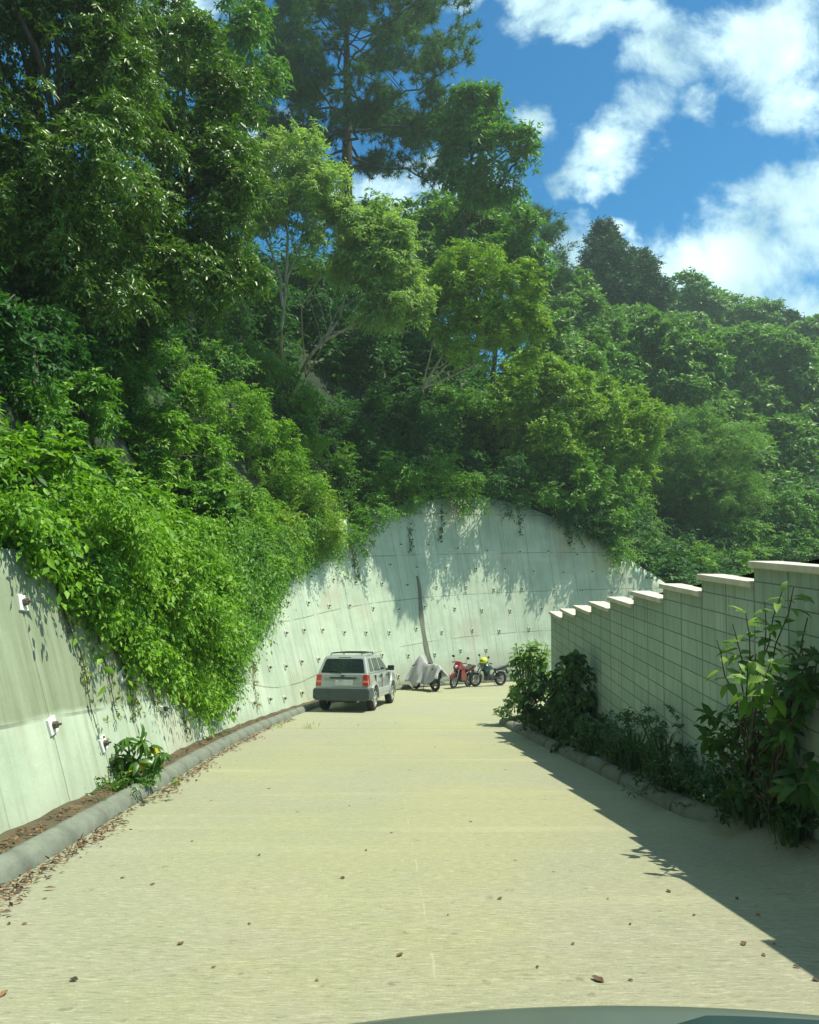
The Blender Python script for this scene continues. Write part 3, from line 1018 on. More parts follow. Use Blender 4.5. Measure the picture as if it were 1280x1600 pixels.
# ------------------------------------------------------------------ trees one can tell apart
g = 'trees on the slope'
BT = 'tree'
make_tree('broadleaf_tree', 'tall dark tree with glossy drooping leaves filling the upper left corner', BT,
          lob((70, 60, 130, 110, 12.5), (-60, 240, 130, 170, 12), (120, 220, 95, 95, 12.2), (60, 350, 120, 110, 12.5), (150, 420, 90, 80, 13.2), (20, -80, 170, 110, 12.5), (175, 100, 70, 80, 13), (190, 330, 70, 70, 13.5), (40, 470, 90, 60, 12.8), (150, -20, 80, 70, 12.8)),
          foot(-10, 14), M_DEEP, B_DARK, 11, leaf=(.115, .042), tl=.44, droop=.5, ntw=8, nl=11, r0=.18, limbs=40, dens=1.35)
make_tree('broadleaf_tree', 'dark drooping tree between the upper left corner and the pine', BT,
          lob((275, 130, 95, 85, 16), (330, 215, 80, 75, 16), (235, 250, 85, 85, 15.5), (300, 330, 90, 75, 16), (215, 410, 90, 70, 15), (360, 160, 45, 45, 16.5), (340, 420, 55, 45, 16), (360, 290, 45, 60, 15.6), (200, 160, 70, 70, 16), (270, 430, 70, 60, 15.5), (370, 360, 35, 45, 16), (250, 40, 60, 60, 16.5)),
          foot(210, 17), M_DEEP, B_DARK, 12, leaf=(.135, .05), tl=.5, droop=.45, ntw=8, nl=11, r0=.18, limbs=40, dens=1.35)
make_tree('broadleaf_tree', 'small leafy treetop against the cloud just left of the pine', BT,
          lob((355, 55, 60, 60, 24), (385, 100, 40, 55, 24), (300, 40, 30, 25, 24), (365, 180, 40, 60, 24.5)), foot(290, 25), M_MID, B_DARK, 13, leaf=(.24, .08), tl=.7, droop=.5, r0=.14)


def make_pine(name, label, base, top, prof, seed, mat, n_limbs=46, tuft=.42, needles=26, puffs=5, r0=.4):
    """long-needled pine: prof(t) gives limb reach at height share t; limbs sweep out and lift at their ends, each ends in puffs of needle tufts"""
    rs = np.random.RandomState(seed)
    base = np.array(base, float); Hh = top - base[2]
    root = thing(name, label, 'pine tree', tuple(base))
    tt = np.linspace(0, 1, 24)
    tr = np.column_stack([base[0] + .25 * np.sin(tt * 3.1), base[1] + .2 * np.cos(tt * 2.3) - .2, base[2] - .4 + tt * (Hh + .2)])
    lines = [(tr, r0 * (1 - tt * .88))]
    tp, td = [], []
    for i in range(n_limbs):
        t = prof['t0'] + (1 - prof['t0']) * (i + rs.rand() * .8) / n_limbs
        az = i * 2.4 + rs.rand() * .8
        left = math.cos(az) < 0
        reach = np.interp(t, prof['t'], prof['l'] if left else prof['r']) * (.72 + .36 * rs.rand())
        p0 = np.array([np.interp(t, tt, tr[:, j]) for j in range(3)])
        rise = reach * (np.interp(t, [prof['t0'], 1], [-.02, .75]) + rs.randn() * .1)
        p1 = p0 + np.array([math.cos(az) * reach, math.sin(az) * reach, rise])
        q = curve(p0, p1, (0, 0, -.16 * reach), 9, rs, .022)
        lines.append((q, np.linspace(r0 * .26 * (1.15 - t), .02, 9)))
        for _ in range(puffs + int(reach * .8)):
            f = .38 + .66 * rs.rand() ** .8
            c = np.array([np.interp(f, np.linspace(0, 1, 9), q[:, j]) for j in range(3)])
            sd_ = np.array([-math.sin(az), math.cos(az), 0]) * rs.randn() * reach * .2 * (1.2 - f * .5)
            e = c + sd_ + np.array([0, 0, abs(rs.randn()) * .35])
            lines.append((curve(c, e, (0, 0, .08), 4), np.linspace(.03, .012, 4)))
            m = rs.randint(10, 19)
            tp.append(e + rs.randn(m, 3) * np.array([.40, .40, .22]))
            td.append(unit(rs.randn(m, 3) * .6 + np.array([math.cos(az) * .5, math.sin(az) * .5, .75])))
    tp = np.concatenate(tp); td = np.concatenate(td)
    n = len(tp)
    d = unit(td[:, None] * .55 + rs.randn(n, needles, 3) * .62)
    Ln = tuft * (.7 + .5 * rs.rand(n, needles))
    p0 = np.repeat(tp[:, None], needles, 1)
    side = unit(np.cross(d, rs.randn(n, needles, 3)))
    w = .024
    V = np.stack([p0 - side * w, p0 + side * w, p0 + d * Ln[..., None] - np.array([0, 0, .10]) * Ln[..., None]], 2).reshape(-1, 3)
    Fc = np.arange(len(V)).reshape(-1, 3)
    sh = np.repeat(np.repeat(rs.rand(n), needles), 3) * .96
    link('crown', np_mesh('crown', V, Fc, shade=sh), mat, root)
    V, Q = tube_arrays(lines, 7)
    link('trunk', np_mesh('trunk', V, np.zeros((0, 3)), Q, smooth=True), B_PINE, root)
    return root


PB = foot(535, 44)
PB = (PB[0], PB[1], at(535, 330, 44)[2] - 1.5)
PB = (PB[0], PB[1], min(PB[2], foot(535, 44)[2]))
ptop = at(560, -90, 44)[2]
S44 = 44 / F
def pt(py): return float(np.clip((at(535, py, 44)[2] - PB[2]) / (ptop - PB[2]), 0, 1))
make_pine('pine_tree', 'big long needled pine with a straight dark trunk rising above the slope', PB, ptop,
          {'t0': pt(235), 't': [pt(270), pt(220), pt(150), pt(90), pt(20), 1], 'l': [120 * S44, 150 * S44, 165 * S44, 165 * S44, 150 * S44, 90 * S44],
           'r': [180 * S44, 190 * S44, 215 * S44, 220 * S44, 170 * S44, 60 * S44]}, 21, M_PINE, n_limbs=46, r0=.50, puffs=7, needles=30, tuft=.46)

make_tree('broadleaf_tree', 'airy leafy tree leaning out to the right of the big pine', BT,
          lob((775, 180, 45, 45, 40), (815, 240, 40, 35, 40), (745, 240, 50, 55, 40), (720, 180, 40, 50, 40.5), (770, 280, 45, 28, 40), (725, 290, 40, 35, 40)),
          foot(715, 42), M_MID, B_DARK, 31, leaf=(.34, .13), tl=.8, droop=.3, r0=.26, limbs=34, dens=.8,
          stems=[[foot(715, 42, -.3), at(725, 340, 41), at(735, 250, 40), at(745, 190, 40)], [at(725, 340, 41), at(775, 300, 40.4), at(815, 240, 40)]])
def footp(px, py, ymin=15):
    Y = hit(px, py, ymin); print('foot', px, py, round(Y, 1)); p = at(px, py, Y); return (p[0], p[1], p[2])


# pale umbrella trees with thin visible stems
T5 = footp(440, 585)
make_tree('slender_tree', 'pale feathery tree with a thin forked grey trunk below the pine', BT,
          lob((445, 252, 78, 40, 28), (400, 300, 58, 52, 27.5), (498, 300, 56, 48, 28), (440, 345, 72, 36, 27.6), (390, 245, 44, 28, 28), (512, 355, 38, 30, 28)),
          T5, M_PALE, B_PALE, 41, leaf=(.21, .06), tl=.5, droop=.35, ntw=6, nl=9, r0=.13, limbs=26, dens=1.25, up=.6,
          stems=[[T5, at(440, 520, 28.4), at(448, 440, 28.2), at(470, 380, 28), at(480, 320, 28)], [at(442, 480, 28.3), at(438, 430, 28.2), at(415, 370, 28), at(400, 310, 27.8)],
                 [at(448, 440, 28.2), at(450, 370, 28), at(440, 290, 28)]])
make_tree('slender_tree', 'pale green tree with an arching crown and a trunk leaning to the right', BT,
          lob((575, 365, 66, 44, 29), (618, 420, 50, 54, 29), (545, 345, 50, 32, 29), (602, 475, 52, 32, 28.8), (645, 465, 26, 40, 29), (560, 420, 50, 36, 29.3)),
          footp(472, 580), M_PALE, B_PALE, 42, leaf=(.22, .065), tl=.52, droop=.45, r0=.12, limbs=24, dens=1.25, up=.5,
          stems=[[footp(472, 580), at(485, 555, 29.2), at(530, 500, 29), at(545, 440, 29), at(570, 380, 29)], [at(500, 535, 29.1), at(550, 510, 29), at(600, 470, 29)]])
make_tree('slender_tree', 'round yellow green tree with a fan of thin bare stems on the middle slope', BT,
          lob((740, 430, 60, 42, 33), (790, 480, 55, 50, 33), (705, 480, 50, 50, 33), (760, 520, 70, 40, 32.6), (820, 520, 32, 40, 33), (700, 430, 35, 30, 33)),
          footp(660, 616), M_YELLOW, B_PALE, 43, leaf=(.2, .07), tl=.5, droop=.3, r0=.13, limbs=30, dens=1.4, up=.55,
          stems=[[footp(660, 616), at(660, 608, 33), at(676, 540, 33), at(690, 470, 33)], [at(660, 608, 33), at(710, 560, 33), at(740, 500, 33)],
                 [at(660, 608, 33), at(735, 575, 33), at(790, 520, 33)], [at(660, 608, 33), at(695, 550, 33), at(715, 480, 33)]])
make_tree('bare_shrub', 'bare twiggy dead shrub on the dark slope under the pale trees', 'shrub',
          lob((480, 430, 22, 22, 28)), footp(478, 590), M_YELLOW, B_PALE, 44, leaf=(.2, .08), tl=.6, r0=.06, limbs=12, dens=.25,
          stems=[[footp(478, 590), at(515, 520, 28), at(560, 512, 27.8)], [at(500, 545, 28.1), at(535, 470, 28)], [footp(478, 590), at(470, 480, 28), at(505, 430, 28)]])
make_tree('broadleaf_tree', 'mid green tree behind and above the round yellow green tree', BT,
          lob((745, 350, 55, 42, 44), (800, 370, 45, 45, 44), (835, 420, 35, 40, 44), (705, 335, 35, 30, 44), (770, 400, 60, 40, 44)),
          foot(770, 46), M_MID, B_DARK, 32, leaf=(.36, .14), tl=.8, droop=.3, r0=.2, dens=.9)
make_tree('dark_tree', 'dark rounded tree in the gap below the pine boughs', BT,
          lob((625, 345, 50, 34, 52), (665, 375, 35, 38, 52), (595, 370, 45, 50, 52), (690, 350, 30, 30, 54)), foot(630, 54), M_HILL, B_DARK, 33, leaf=(.5, .2), tl=1.0, r0=.25, dens=.9)
make_pine('pine_tree', 'small distant pine top between the leafy trees and the cypresses', foot(848, 62), at(840, 335, 62)[2],
          {'t0': .45, 't': [.4, .6, .8, 1], 'l': [2.2, 2.6, 2.2, 1.0], 'r': [3, 3.2, 2.4, 1.0]}, 22, M_PINE, n_limbs=22, tuft=.6, needles=16, puffs=3, r0=.2)


def make_cypress(name, label, base, top, reach, seed):
    rs = np.random.RandomState(seed)
    base = np.array(base, float); Hh = top - base[2]
    root = thing(name, label, 'cypress tree', tuple(base))
    tt = np.linspace(0, 1, 12)
    lines = [(np.column_stack([base[0] + 0 * tt, base[1] + 0 * tt, base[2] - .3 + tt * Hh]), .25 * (1 - tt * .9))]
    cc, od = [], []
    for i in range(170):
        t = .08 + .92 * (i + rs.rand()) / 170
        az = rs.rand() * 6.283
        rr = reach * min(1.0, (1.03 - t) * 1.75 + .05) * (.75 + .4 * rs.rand()) * (1 + .18 * math.sin(t * 34))
        p0 = np.array([base[0], base[1], base[2] + t * Hh])
        d = np.array([math.cos(az), math.sin(az), .12])
        p1 = p0 + d * rr
        lines.append((curve(p0, p1, (0, 0, .05 * rr), 5), np.linspace(.06, .012, 5)))
        for f in (.45, .7, .9, 1.03):
            cc.append(p0 + d * rr * f + rs.randn(3) * .22); od.append(unit(d + np.array([0, 0, .1])))
    V, Fc, S = twig_leaves(np.array(cc), np.array(od), rs, 6, 6, .9, .42, .16, .15)
    link('crown', np_mesh('crown', V, Fc, shade=S), M_CYP, root)
    V, Q = tube_arrays(lines)
    link('trunk', np_mesh('trunk', V, np.zeros((0, 3)), Q, smooth=True), B_DARK, root)


b = foot(948, 74); make_cypress('cypress_tree', 'tall dark conifer standing highest on the right skyline', (b[0], b[1], at(948, 490, 74)[2]), at(945, 352, 74)[2], 42 * 74 / F, 51)
b = foot(1006, 76); make_cypress('cypress_tree', 'lower dark conifer just right of the tallest skyline conifer', (b[0], b[1], at(1006, 500, 76)[2]), at(1006, 398, 76)[2], 32 * 76 / F, 52)

# ------------------------------------------------------------------ trees of the right hand slope
TREES = [
    # name, label, lobes(px, py, rx, ry, Y), foot px, Y, material, leaf, tl, dens
    ('broadleaf_tree', 'dark leafy tree tucked under the tall conifer on its left side', [(880, 460, 45, 40, 62), (915, 490, 45, 35, 62), (860, 500, 40, 35, 60)], 885, 64, M_HILL, (.5, .22), 1.0, 1),
    ('broadleaf_tree', 'dark green tree directly below the two skyline conifers', [(960, 505, 50, 32, 68), (1005, 515, 40, 30, 68), (930, 530, 40, 30, 66)], 970, 70, M_HILL, (.5, .22), 1.0, 1),
    ('broadleaf_tree', 'dull green tree above the broad yellow green crowns', [(900, 555, 50, 38, 54), (945, 575, 45, 35, 54), (870, 580, 40, 30, 53)], 905, 56, M_MID, (.42, .17), .95, .9),
    ('dome_tree', 'dome shaped dark tree with clumped leaves in the middle of the right slope', [(1030, 545, 60, 48, 60), (1075, 585, 50, 45, 60), (985, 580, 40, 45, 60), (1030, 610, 60, 40, 59)], 1035, 61, M_HILL, (.55, .26), .85, .9),
    ('dome_tree', 'large dome tree at the right edge below the skyline', [(1175, 555, 65, 45, 72), (1225, 600, 60, 55, 72), (1140, 600, 45, 50, 72), (1185, 650, 75, 50, 71), (1270, 650, 45, 50, 71)], 1190, 73, M_HILL, (.6, .28), .95, .9),
    ('dome_tree', 'dull clumped tree low at the right edge, under the large dome tree', [(1230, 720, 50, 55, 62), (1270, 760, 40, 50, 62), (1195, 700, 35, 40, 63)], 1240, 63, M_HILL, (.55, .26), .9, .9),
    ('broadleaf_tree', 'rounded skyline tree just right of the lower conifer', [(1075, 462, 36, 26, 92), (1110, 478, 32, 26, 92), (1050, 485, 28, 24, 92)], 1085, 94, M_HILL, (.6, .3), 1.2, 1),
    ('broadleaf_tree', 'flat topped tree in the middle of the right skyline', [(1150, 482, 36, 24, 96), (1185, 496, 32, 24, 96), (1125, 505, 28, 24, 96)], 1155, 98, M_HILL, (.65, .3), 1.2, 1),
    ('broadleaf_tree', 'small crowned tree on the skyline beside the flat topped one', [(1212, 500, 26, 22, 96), (1232, 515, 22, 22, 96)], 1215, 98, M_CYP, (.65, .3), 1.2, 1),
    ('broadleaf_tree', 'last skyline tree at the right edge of the view', [(1270, 522, 32, 26, 90), (1262, 560, 34, 32, 88), (1300, 540, 40, 40, 90)], 1275, 92, M_HILL, (.65, .3), 1.2, 1),
    ('broadleaf_tree', 'dim tree filling the slope below the rounded skyline tree', [(1085, 520, 40, 32, 82), (1120, 545, 34, 34, 80), (1055, 515, 28, 24, 82)], 1090, 84, M_HILL, (.6, .28), 1.1, 1),
    ('broadleaf_tree', 'broad yellow green crown above the highest part of the retaining wall', [(835, 600, 55, 45, 38), (885, 625, 50, 45, 38), (800, 650, 50, 48, 37.5), (850, 680, 60, 45, 37.5)], 840, 39.5, M_YELLOW, (.26, .10), .62, 1),
    ('broadleaf_tree', 'bright olive crowned tree at the right shoulder of the wall', [(960, 640, 55, 45, 41), (1005, 675, 38, 48, 41), (925, 690, 50, 50, 40.5), (975, 720, 50, 45, 40.5)], 955, 42.5, M_YELLOW, (.27, .10), .62, 1),
    ('broadleaf_tree', 'shaded tree hanging over the right shoulder of the wall', [(890, 750, 60, 50, 38.2), (945, 780, 40, 45, 38.4), (840, 750, 45, 45, 37.6)], 890, 39.3, M_MID, (.26, .10), .62, 1),
    ('feathery_tree', 'fine feathery light green tree standing right of the wall', [(1090, 690, 55, 45, 50), (1145, 715, 50, 55, 50), (1060, 740, 45, 50, 50), (1120, 765, 70, 40, 49.5), (1180, 765, 22, 35, 50)], 1115, 51, M_FEATH, (.24, .06), .75, 1.1),
]
for q, (nm, lb, L_, fx, fy_, mt, lf, tl, dn) in enumerate(TREES):
    make_tree(nm, lb, BT, lob(*L_), foot(fx, fy_, -.2), mt, B_DARK, 60 + q, leaf=(lf[0] * .85, lf[1] * .85), tl=tl * .9, dens=dn * 1.35, droop=.3, ntw=6, nl=9, r0=.22, limbs=18)

# ------------------------------------------------------------------ shrubs on the slope
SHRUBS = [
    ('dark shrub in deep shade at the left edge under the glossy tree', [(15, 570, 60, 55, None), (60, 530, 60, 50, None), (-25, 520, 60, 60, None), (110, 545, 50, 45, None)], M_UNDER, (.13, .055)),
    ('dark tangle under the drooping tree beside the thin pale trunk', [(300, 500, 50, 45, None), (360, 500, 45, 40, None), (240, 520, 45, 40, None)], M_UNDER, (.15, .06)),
    # label, lobes with Y or None (= on the land there), material, leaf, tl
    ('sprawling bright green shrub over the left end of the retaining wall', [(40, 730, 75, 65, None), (-30, 690, 60, 70, None), (90, 770, 60, 55, None)], M_BRIGHT, (.13, .065)),
    ('dark glossy shrub in the shade above the left end of the wall', [(120, 650, 70, 60, None), (60, 640, 55, 45, None)], M_MID, (.12, .05)),
    ('upright leafy shrub catching sun below the dark trees', [(190, 600, 55, 75, None), (165, 540, 40, 45, None)], M_MID, (.12, .045)),
    ('sunlit shrub with fresh lime leaves high on the left bank', [(270, 590, 65, 55, None), (310, 630, 50, 45, None)], M_BRIGHT, (.14, .06)),
    ('cool green shrub at the top edge of the overgrown bank', [(345, 555, 55, 40, None), (400, 575, 45, 38, None)], M_MID, (.15, .07)),
    ('rounded shrub at the foot of the thin pale trunk', [(430, 605, 45, 42, None), (465, 640, 38, 45, None)], M_MID, (.16, .075)),
    ('dense bright shrub in the centre of the overgrown bank', [(240, 700, 75, 60, None), (300, 720, 60, 55, None)], M_BRIGHT, (.13, .06)),
    ('light green shrub right of the centre of the bank', [(365, 665, 65, 55, None), (410, 700, 50, 50, None)], M_BRIGHT, (.14, .06)),
    ('broad leaved shrub spilling down the middle of the bank', [(170, 760, 70, 60, None), (200, 830, 70, 55, None)], M_BRIGHT, (.16, .08)),
    ('shrub with large pale leaves halfway down the bank', [(300, 810, 65, 60, None), (260, 880, 60, 50, None)], M_MID, (.18, .09)),
    ('yellowish shrub leaning out over the wall toward the parked car', [(470, 800, 60, 55, None), (500, 830, 38, 32, None), (430, 840, 55, 55, None)], M_YELLOW, (.14, .05)),
    ('leafy shrub above the yellowish one', [(430, 735, 60, 50, None), (470, 720, 40, 40, None)], M_BRIGHT, (.14, .06)),
    ('mid green shrub spilling over the wall beside the yellowish one', [(370, 790, 60, 60, None), (380, 860, 60, 55, None)], M_BRIGHT, (.13, .055)),
    ('deep green shrub at the lower left of the bank', [(80, 850, 60, 50, None), (130, 890, 60, 50, None)], M_MID, (.12, .055)),
    ('dark shrub with long trailing shoots just beyond the yellowish shrub', [(545, 770, 38, 65, None), (555, 835, 28, 45, None)], M_MID, (.15, .065)),
    ('shaded shrub on the bank behind the trailing one', [(530, 680, 50, 50, None), (500, 650, 40, 40, None)], M_UNDER, (.18, .08)),
    ('dense shrub hanging over the crest of the wall behind the car', [(625, 760, 50, 52, None), (600, 800, 40, 32, None)], M_MID, (.16, .07)),
    ('shrub with pale shoots at the crest above the bikes', [(695, 750, 48, 48, None), (720, 770, 34, 30, None)], M_MID, (.16, .07)),
    ('dark shrub under the fan stemmed tree', [(650, 680, 60, 48, None), (610, 650, 48, 45, None)], M_UNDER, (.2, .085)),
    ('leafy sapling clump on the shaded middle slope', [(725, 660, 50, 50, None), (690, 640, 35, 40, None)], M_MID, (.18, .08)),
    ('dark shrub at the highest point of the wall', [(775, 745, 45, 42, None), (800, 720, 40, 40, None)], M_UNDER, (.18, .08)),
    ('low shrub hanging on the right shoulder of the wall', [(905, 815, 32, 28, None), (940, 830, 30, 30, None)], M_UNDER, (.18, .08)),
    ('feathery pale shrub beside the falling right end of the wall', [(990, 820, 40, 38, None), (965, 855, 35, 28, None), (1010, 860, 32, 28, None)], M_FEATH, (.2, .07)),
    ('fresh green bush above the end of the retaining wall', [(1070, 872, 34, 32, None), (1090, 890, 30, 26, None)], M_BRIGHT, (.2, .08)),
    ('vine draped shrub behind the stepped wall', [(1120, 820, 48, 36, None), (1160, 840, 44, 38, None), (1090, 800, 38, 32, None)], M_FEATH, (.24, .11)),
    ('small bright shrub peeping over the third highest cap', [(1150, 885, 34, 24, None), (1175, 870, 26, 22, None)], M_BRIGHT, (.2, .09)),
    ('rounded vine covered shrub at the right edge above the highest cap', [(1245, 835, 42, 34, None), (1270, 860, 36, 30, None), (1220, 860, 36, 28, None)], M_MID, (.26, .12)),
    ('dull bushy shrub on the slope above the vine covered shrubs', [(1060, 780, 40, 35, None), (1190, 800, 40, 34, None), (1240, 790, 40, 30, None)], M_MID, (.28, .12)),
]
for q, (lb, L_, mt, lf) in enumerate(SHRUBS):
    L2 = []
    for px, py, rx, ry, Y in L_:
        Y = hit(px, py, 4)
        Y = min(Y, 52)
        if px > 560 and 735 <= py < 850 and px < 960: Y -= .9
        L2.append((px, py, rx, ry, Y - .45 * rx * Y / F))
    Yb = L2[0][4]
    lo = lob(*L2)
    c0 = lo[0][0]
    hb = float(H(c0[0] - .1, c0[1] + .9)[0])
    zb = hb if c0[2] - lo[0][1][2] < hb < c0[2] + .3 else c0[2] - lo[0][1][2]
    sc_ = max(.35, min(.75, Yb * .022))
    make_tree('shrub', lb, 'shrub', lo, (c0[0] - .1, c0[1] + .9, min(zb, c0[2])), mt, B_DARK, 200 + q, leaf=(lf[0] * .82, lf[1] * .82), tl=sc_ * .9, dens=1.1, droop=.4, ntw=7, nl=10, r0=.05, limbs=10,
              part='foliage', trunk='stem', up=.2)

# more trees that close the slope behind the slender ones
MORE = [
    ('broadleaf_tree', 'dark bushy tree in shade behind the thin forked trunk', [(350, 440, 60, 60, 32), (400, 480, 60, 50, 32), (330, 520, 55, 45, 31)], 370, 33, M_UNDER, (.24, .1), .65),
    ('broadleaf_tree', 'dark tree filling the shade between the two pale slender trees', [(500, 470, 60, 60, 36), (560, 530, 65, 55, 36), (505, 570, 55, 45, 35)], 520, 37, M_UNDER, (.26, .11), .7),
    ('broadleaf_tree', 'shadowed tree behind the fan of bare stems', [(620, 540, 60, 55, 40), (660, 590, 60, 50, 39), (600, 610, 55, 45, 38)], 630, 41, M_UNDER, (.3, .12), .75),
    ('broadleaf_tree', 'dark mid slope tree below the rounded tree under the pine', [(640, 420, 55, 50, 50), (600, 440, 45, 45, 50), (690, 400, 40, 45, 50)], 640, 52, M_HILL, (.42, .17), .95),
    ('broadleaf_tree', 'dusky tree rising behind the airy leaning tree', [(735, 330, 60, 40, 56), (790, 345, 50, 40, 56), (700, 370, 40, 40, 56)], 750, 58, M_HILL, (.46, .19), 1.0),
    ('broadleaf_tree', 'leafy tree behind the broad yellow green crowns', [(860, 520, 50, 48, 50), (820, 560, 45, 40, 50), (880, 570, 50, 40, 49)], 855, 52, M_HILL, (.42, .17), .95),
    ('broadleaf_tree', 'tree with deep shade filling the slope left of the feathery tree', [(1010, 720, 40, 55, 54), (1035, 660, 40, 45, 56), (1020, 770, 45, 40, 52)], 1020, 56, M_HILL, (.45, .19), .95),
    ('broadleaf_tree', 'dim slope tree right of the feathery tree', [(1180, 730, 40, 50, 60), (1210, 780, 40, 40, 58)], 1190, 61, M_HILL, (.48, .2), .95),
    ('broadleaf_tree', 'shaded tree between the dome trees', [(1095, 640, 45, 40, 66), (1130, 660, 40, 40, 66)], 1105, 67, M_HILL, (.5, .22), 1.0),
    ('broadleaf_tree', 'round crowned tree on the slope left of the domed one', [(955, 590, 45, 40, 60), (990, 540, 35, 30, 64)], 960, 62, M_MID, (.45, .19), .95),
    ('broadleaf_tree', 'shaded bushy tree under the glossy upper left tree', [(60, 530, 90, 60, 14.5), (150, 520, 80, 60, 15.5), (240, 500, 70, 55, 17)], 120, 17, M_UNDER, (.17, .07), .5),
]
for q, (nm, lb, L_, fx, fy_, mt, lf, tl) in enumerate(MORE):
    make_tree(nm, lb, BT, lob(*L_), foot(fx, fy_, -.2), mt, B_DARK, 90 + q, leaf=lf, tl=tl, dens=.9, droop=.35, ntw=6, nl=8, r0=.18, limbs=14)

# undergrowth nobody could count, all over the slope
rs = np.random.RandomState(77)
cc, od, ts = [], [], []
for i in range(0, len(PS), 1):
    if PS[i, 1] < 3 or PS[i, 0] > 34: continue
    nrm = NRM[i]
    for d in np.concatenate([rs.rand(6) * 6, 6 + rs.rand(3) * 14, 18 + rs.rand(4) * 40]):
        p = TOPXY[i] + nrm * (TH + d) + rs.randn(2) * .25
        z = float(TOPZ[i] + hill_rise(np.array(d), PS[i, 0]))
        P3 = np.array([p[0], p[1], z])
        x, y, dz = proj(P3)
        if dz[0] < 4 or not (-150 < x[0] < 1430) or y[0] > 1000 or y[0] < 150: continue
        cc.append(P3); od.append(unit(np.array([-nrm[0] * .5, -nrm[1] * .5, .9]))); ts.append(dz[0])
cc, od, ts = np.array(cc), np.array(od), np.array(ts)
parts = []
for lo_, hi_, tl, L, W in ((0, 18, .5, .14, .06), (18, 30, .75, .22, .09), (30, 50, 1.1, .34, .14), (50, 200, 2.0, .6, .25)):
    m_k = (ts >= lo_) & (ts < hi_)
    if m_k.any():
        c_ = cc[m_k].copy(); c_[:, 2] += tl * .45
        parts.append(twig_leaves(c_, od[m_k], rs, 9, 8, tl, L, W, .3))
V, Fc, S = join(parts)
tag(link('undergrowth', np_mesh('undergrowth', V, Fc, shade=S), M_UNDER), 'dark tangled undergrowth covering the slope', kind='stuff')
print('undergrowth', len(V))

# ------------------------------------------------------------------ creepers that hang over the wall
def s_of(px, py):
    p = at(px, py, hit(px, py, 3, 60))
    i = int(((PS[:, 0] - p[0]) ** 2 + (PS[:, 1] - p[1]) ** 2).argmin())
    d = (p[0] - PS[i, 0]) * NRM[i, 0] + (p[1] - PS[i, 1]) * NRM[i, 1]
    sg = S_ARC[i] + (p[0] - PS[i, 0]) * T[i, 0] + (p[1] - PS[i, 1]) * T[i, 1]
    return sg, d / BATTER


CREEP = [
    ('creeper', 'leafy creeper draped over the near left part of the retaining wall', 30, 40.5, M_BRIGHT),
    ('creeper', 'thick green creeper hanging almost to the kerb on the retaining wall', 40.5, 44.5, M_BRIGHT),
    ('creeper', 'mixed creeper curtain at the right end of the overgrown wall', 44.5, 53.5, M_MID),
    ('creeper', 'short dark creeper over the wall behind the white car', 53.5, 58, M_MID),
]
rs = np.random.RandomState(99)
for nm, lb, a, b, mt in CREEP:
    cc, od, sv = [], [], []
    n_try = int((b - a) * 800)
    for _ in range(n_try):
        s = a + (b - a) * rs.rand(); h = rs.rand() * (np.interp(s, S_ARC, HGT) + .5)
        p, face, n = wall_pt(s, h, .04)
        x, y, dz = proj(p)
        jx, jy = rs.randn(2) * 9
        if dz[0] < 3: continue
        # thicker away from the lower hem, in bulging clumps with hollows between
        deep = inside(x[0], y[0] + 60, POLY)
        lump = .5 + .5 * math.sin(s * 3.1 + 1.3 * math.sin(h * 2.2)) * math.sin(h * 2.7 + 1.1 * math.sin(s * 1.9))
        o_ = (.06 + (.15 + .85 * lump) * rs.rand() ** .8) if deep else (.03 + .2 * lump * rs.rand())
        p, face, n = wall_pt(s, h, o_)
        x, y, dz = proj(p)
        if not inside(x[0] + jx, y[0] + jy, POLY): continue
        cc.append(p); od.append(unit(face * .9 + rs.randn(3) * .3 + np.array([0, 0, -.1]))); sv.append(s)
    cc, od = np.array(cc), np.array(od)
    keep = rs.permutation(len(cc))[:int(len(cc) * .62)]
    cc, od, sv = cc[keep], od[keep], np.array(sv)[keep]
    half = len(cc) // 2
    V, Fc, S = join([twig_leaves(cc[:half], od[:half], rs, 6, 9, .5, .085, .04, .55, lay=.5), twig_leaves(cc[half:half + half // 2], od[half:half + half // 2], rs, 5, 7, .5, .125, .065, .65, lay=.45),
                     twig_leaves(cc[half + half // 2:], od[half + half // 2:], rs, 7, 11, .45, .06, .03, .5, lay=.55)])
    mid = cc.mean(0)
    p0, _, _ = wall_pt(.5 * (a + b), np.interp(.5 * (a + b), S_ARC, HGT) + .05)
    root = thing(nm, lb, 'creeper', tuple(p0))
    link('foliage', np_mesh('foliage', V, Fc, shade=S), mt, root)
    lines = []
    for _ in range(14):
        j = rs.randint(len(cc)); s0 = sv[j] + rs.randn() * .15
        q0, _, _ = wall_pt(s0, np.interp(s0, S_ARC, HGT), .05)
        lines.append((curve(q0, cc[j], (0.04, -.04, .05), 7, rs, .02), np.linspace(.010, .004, 7)))
    V, Q = tube_arrays(lines, 5)
    link('stem', np_mesh('stem', V, np.zeros((0, 3)), Q, smooth=True), B_DARK, root)

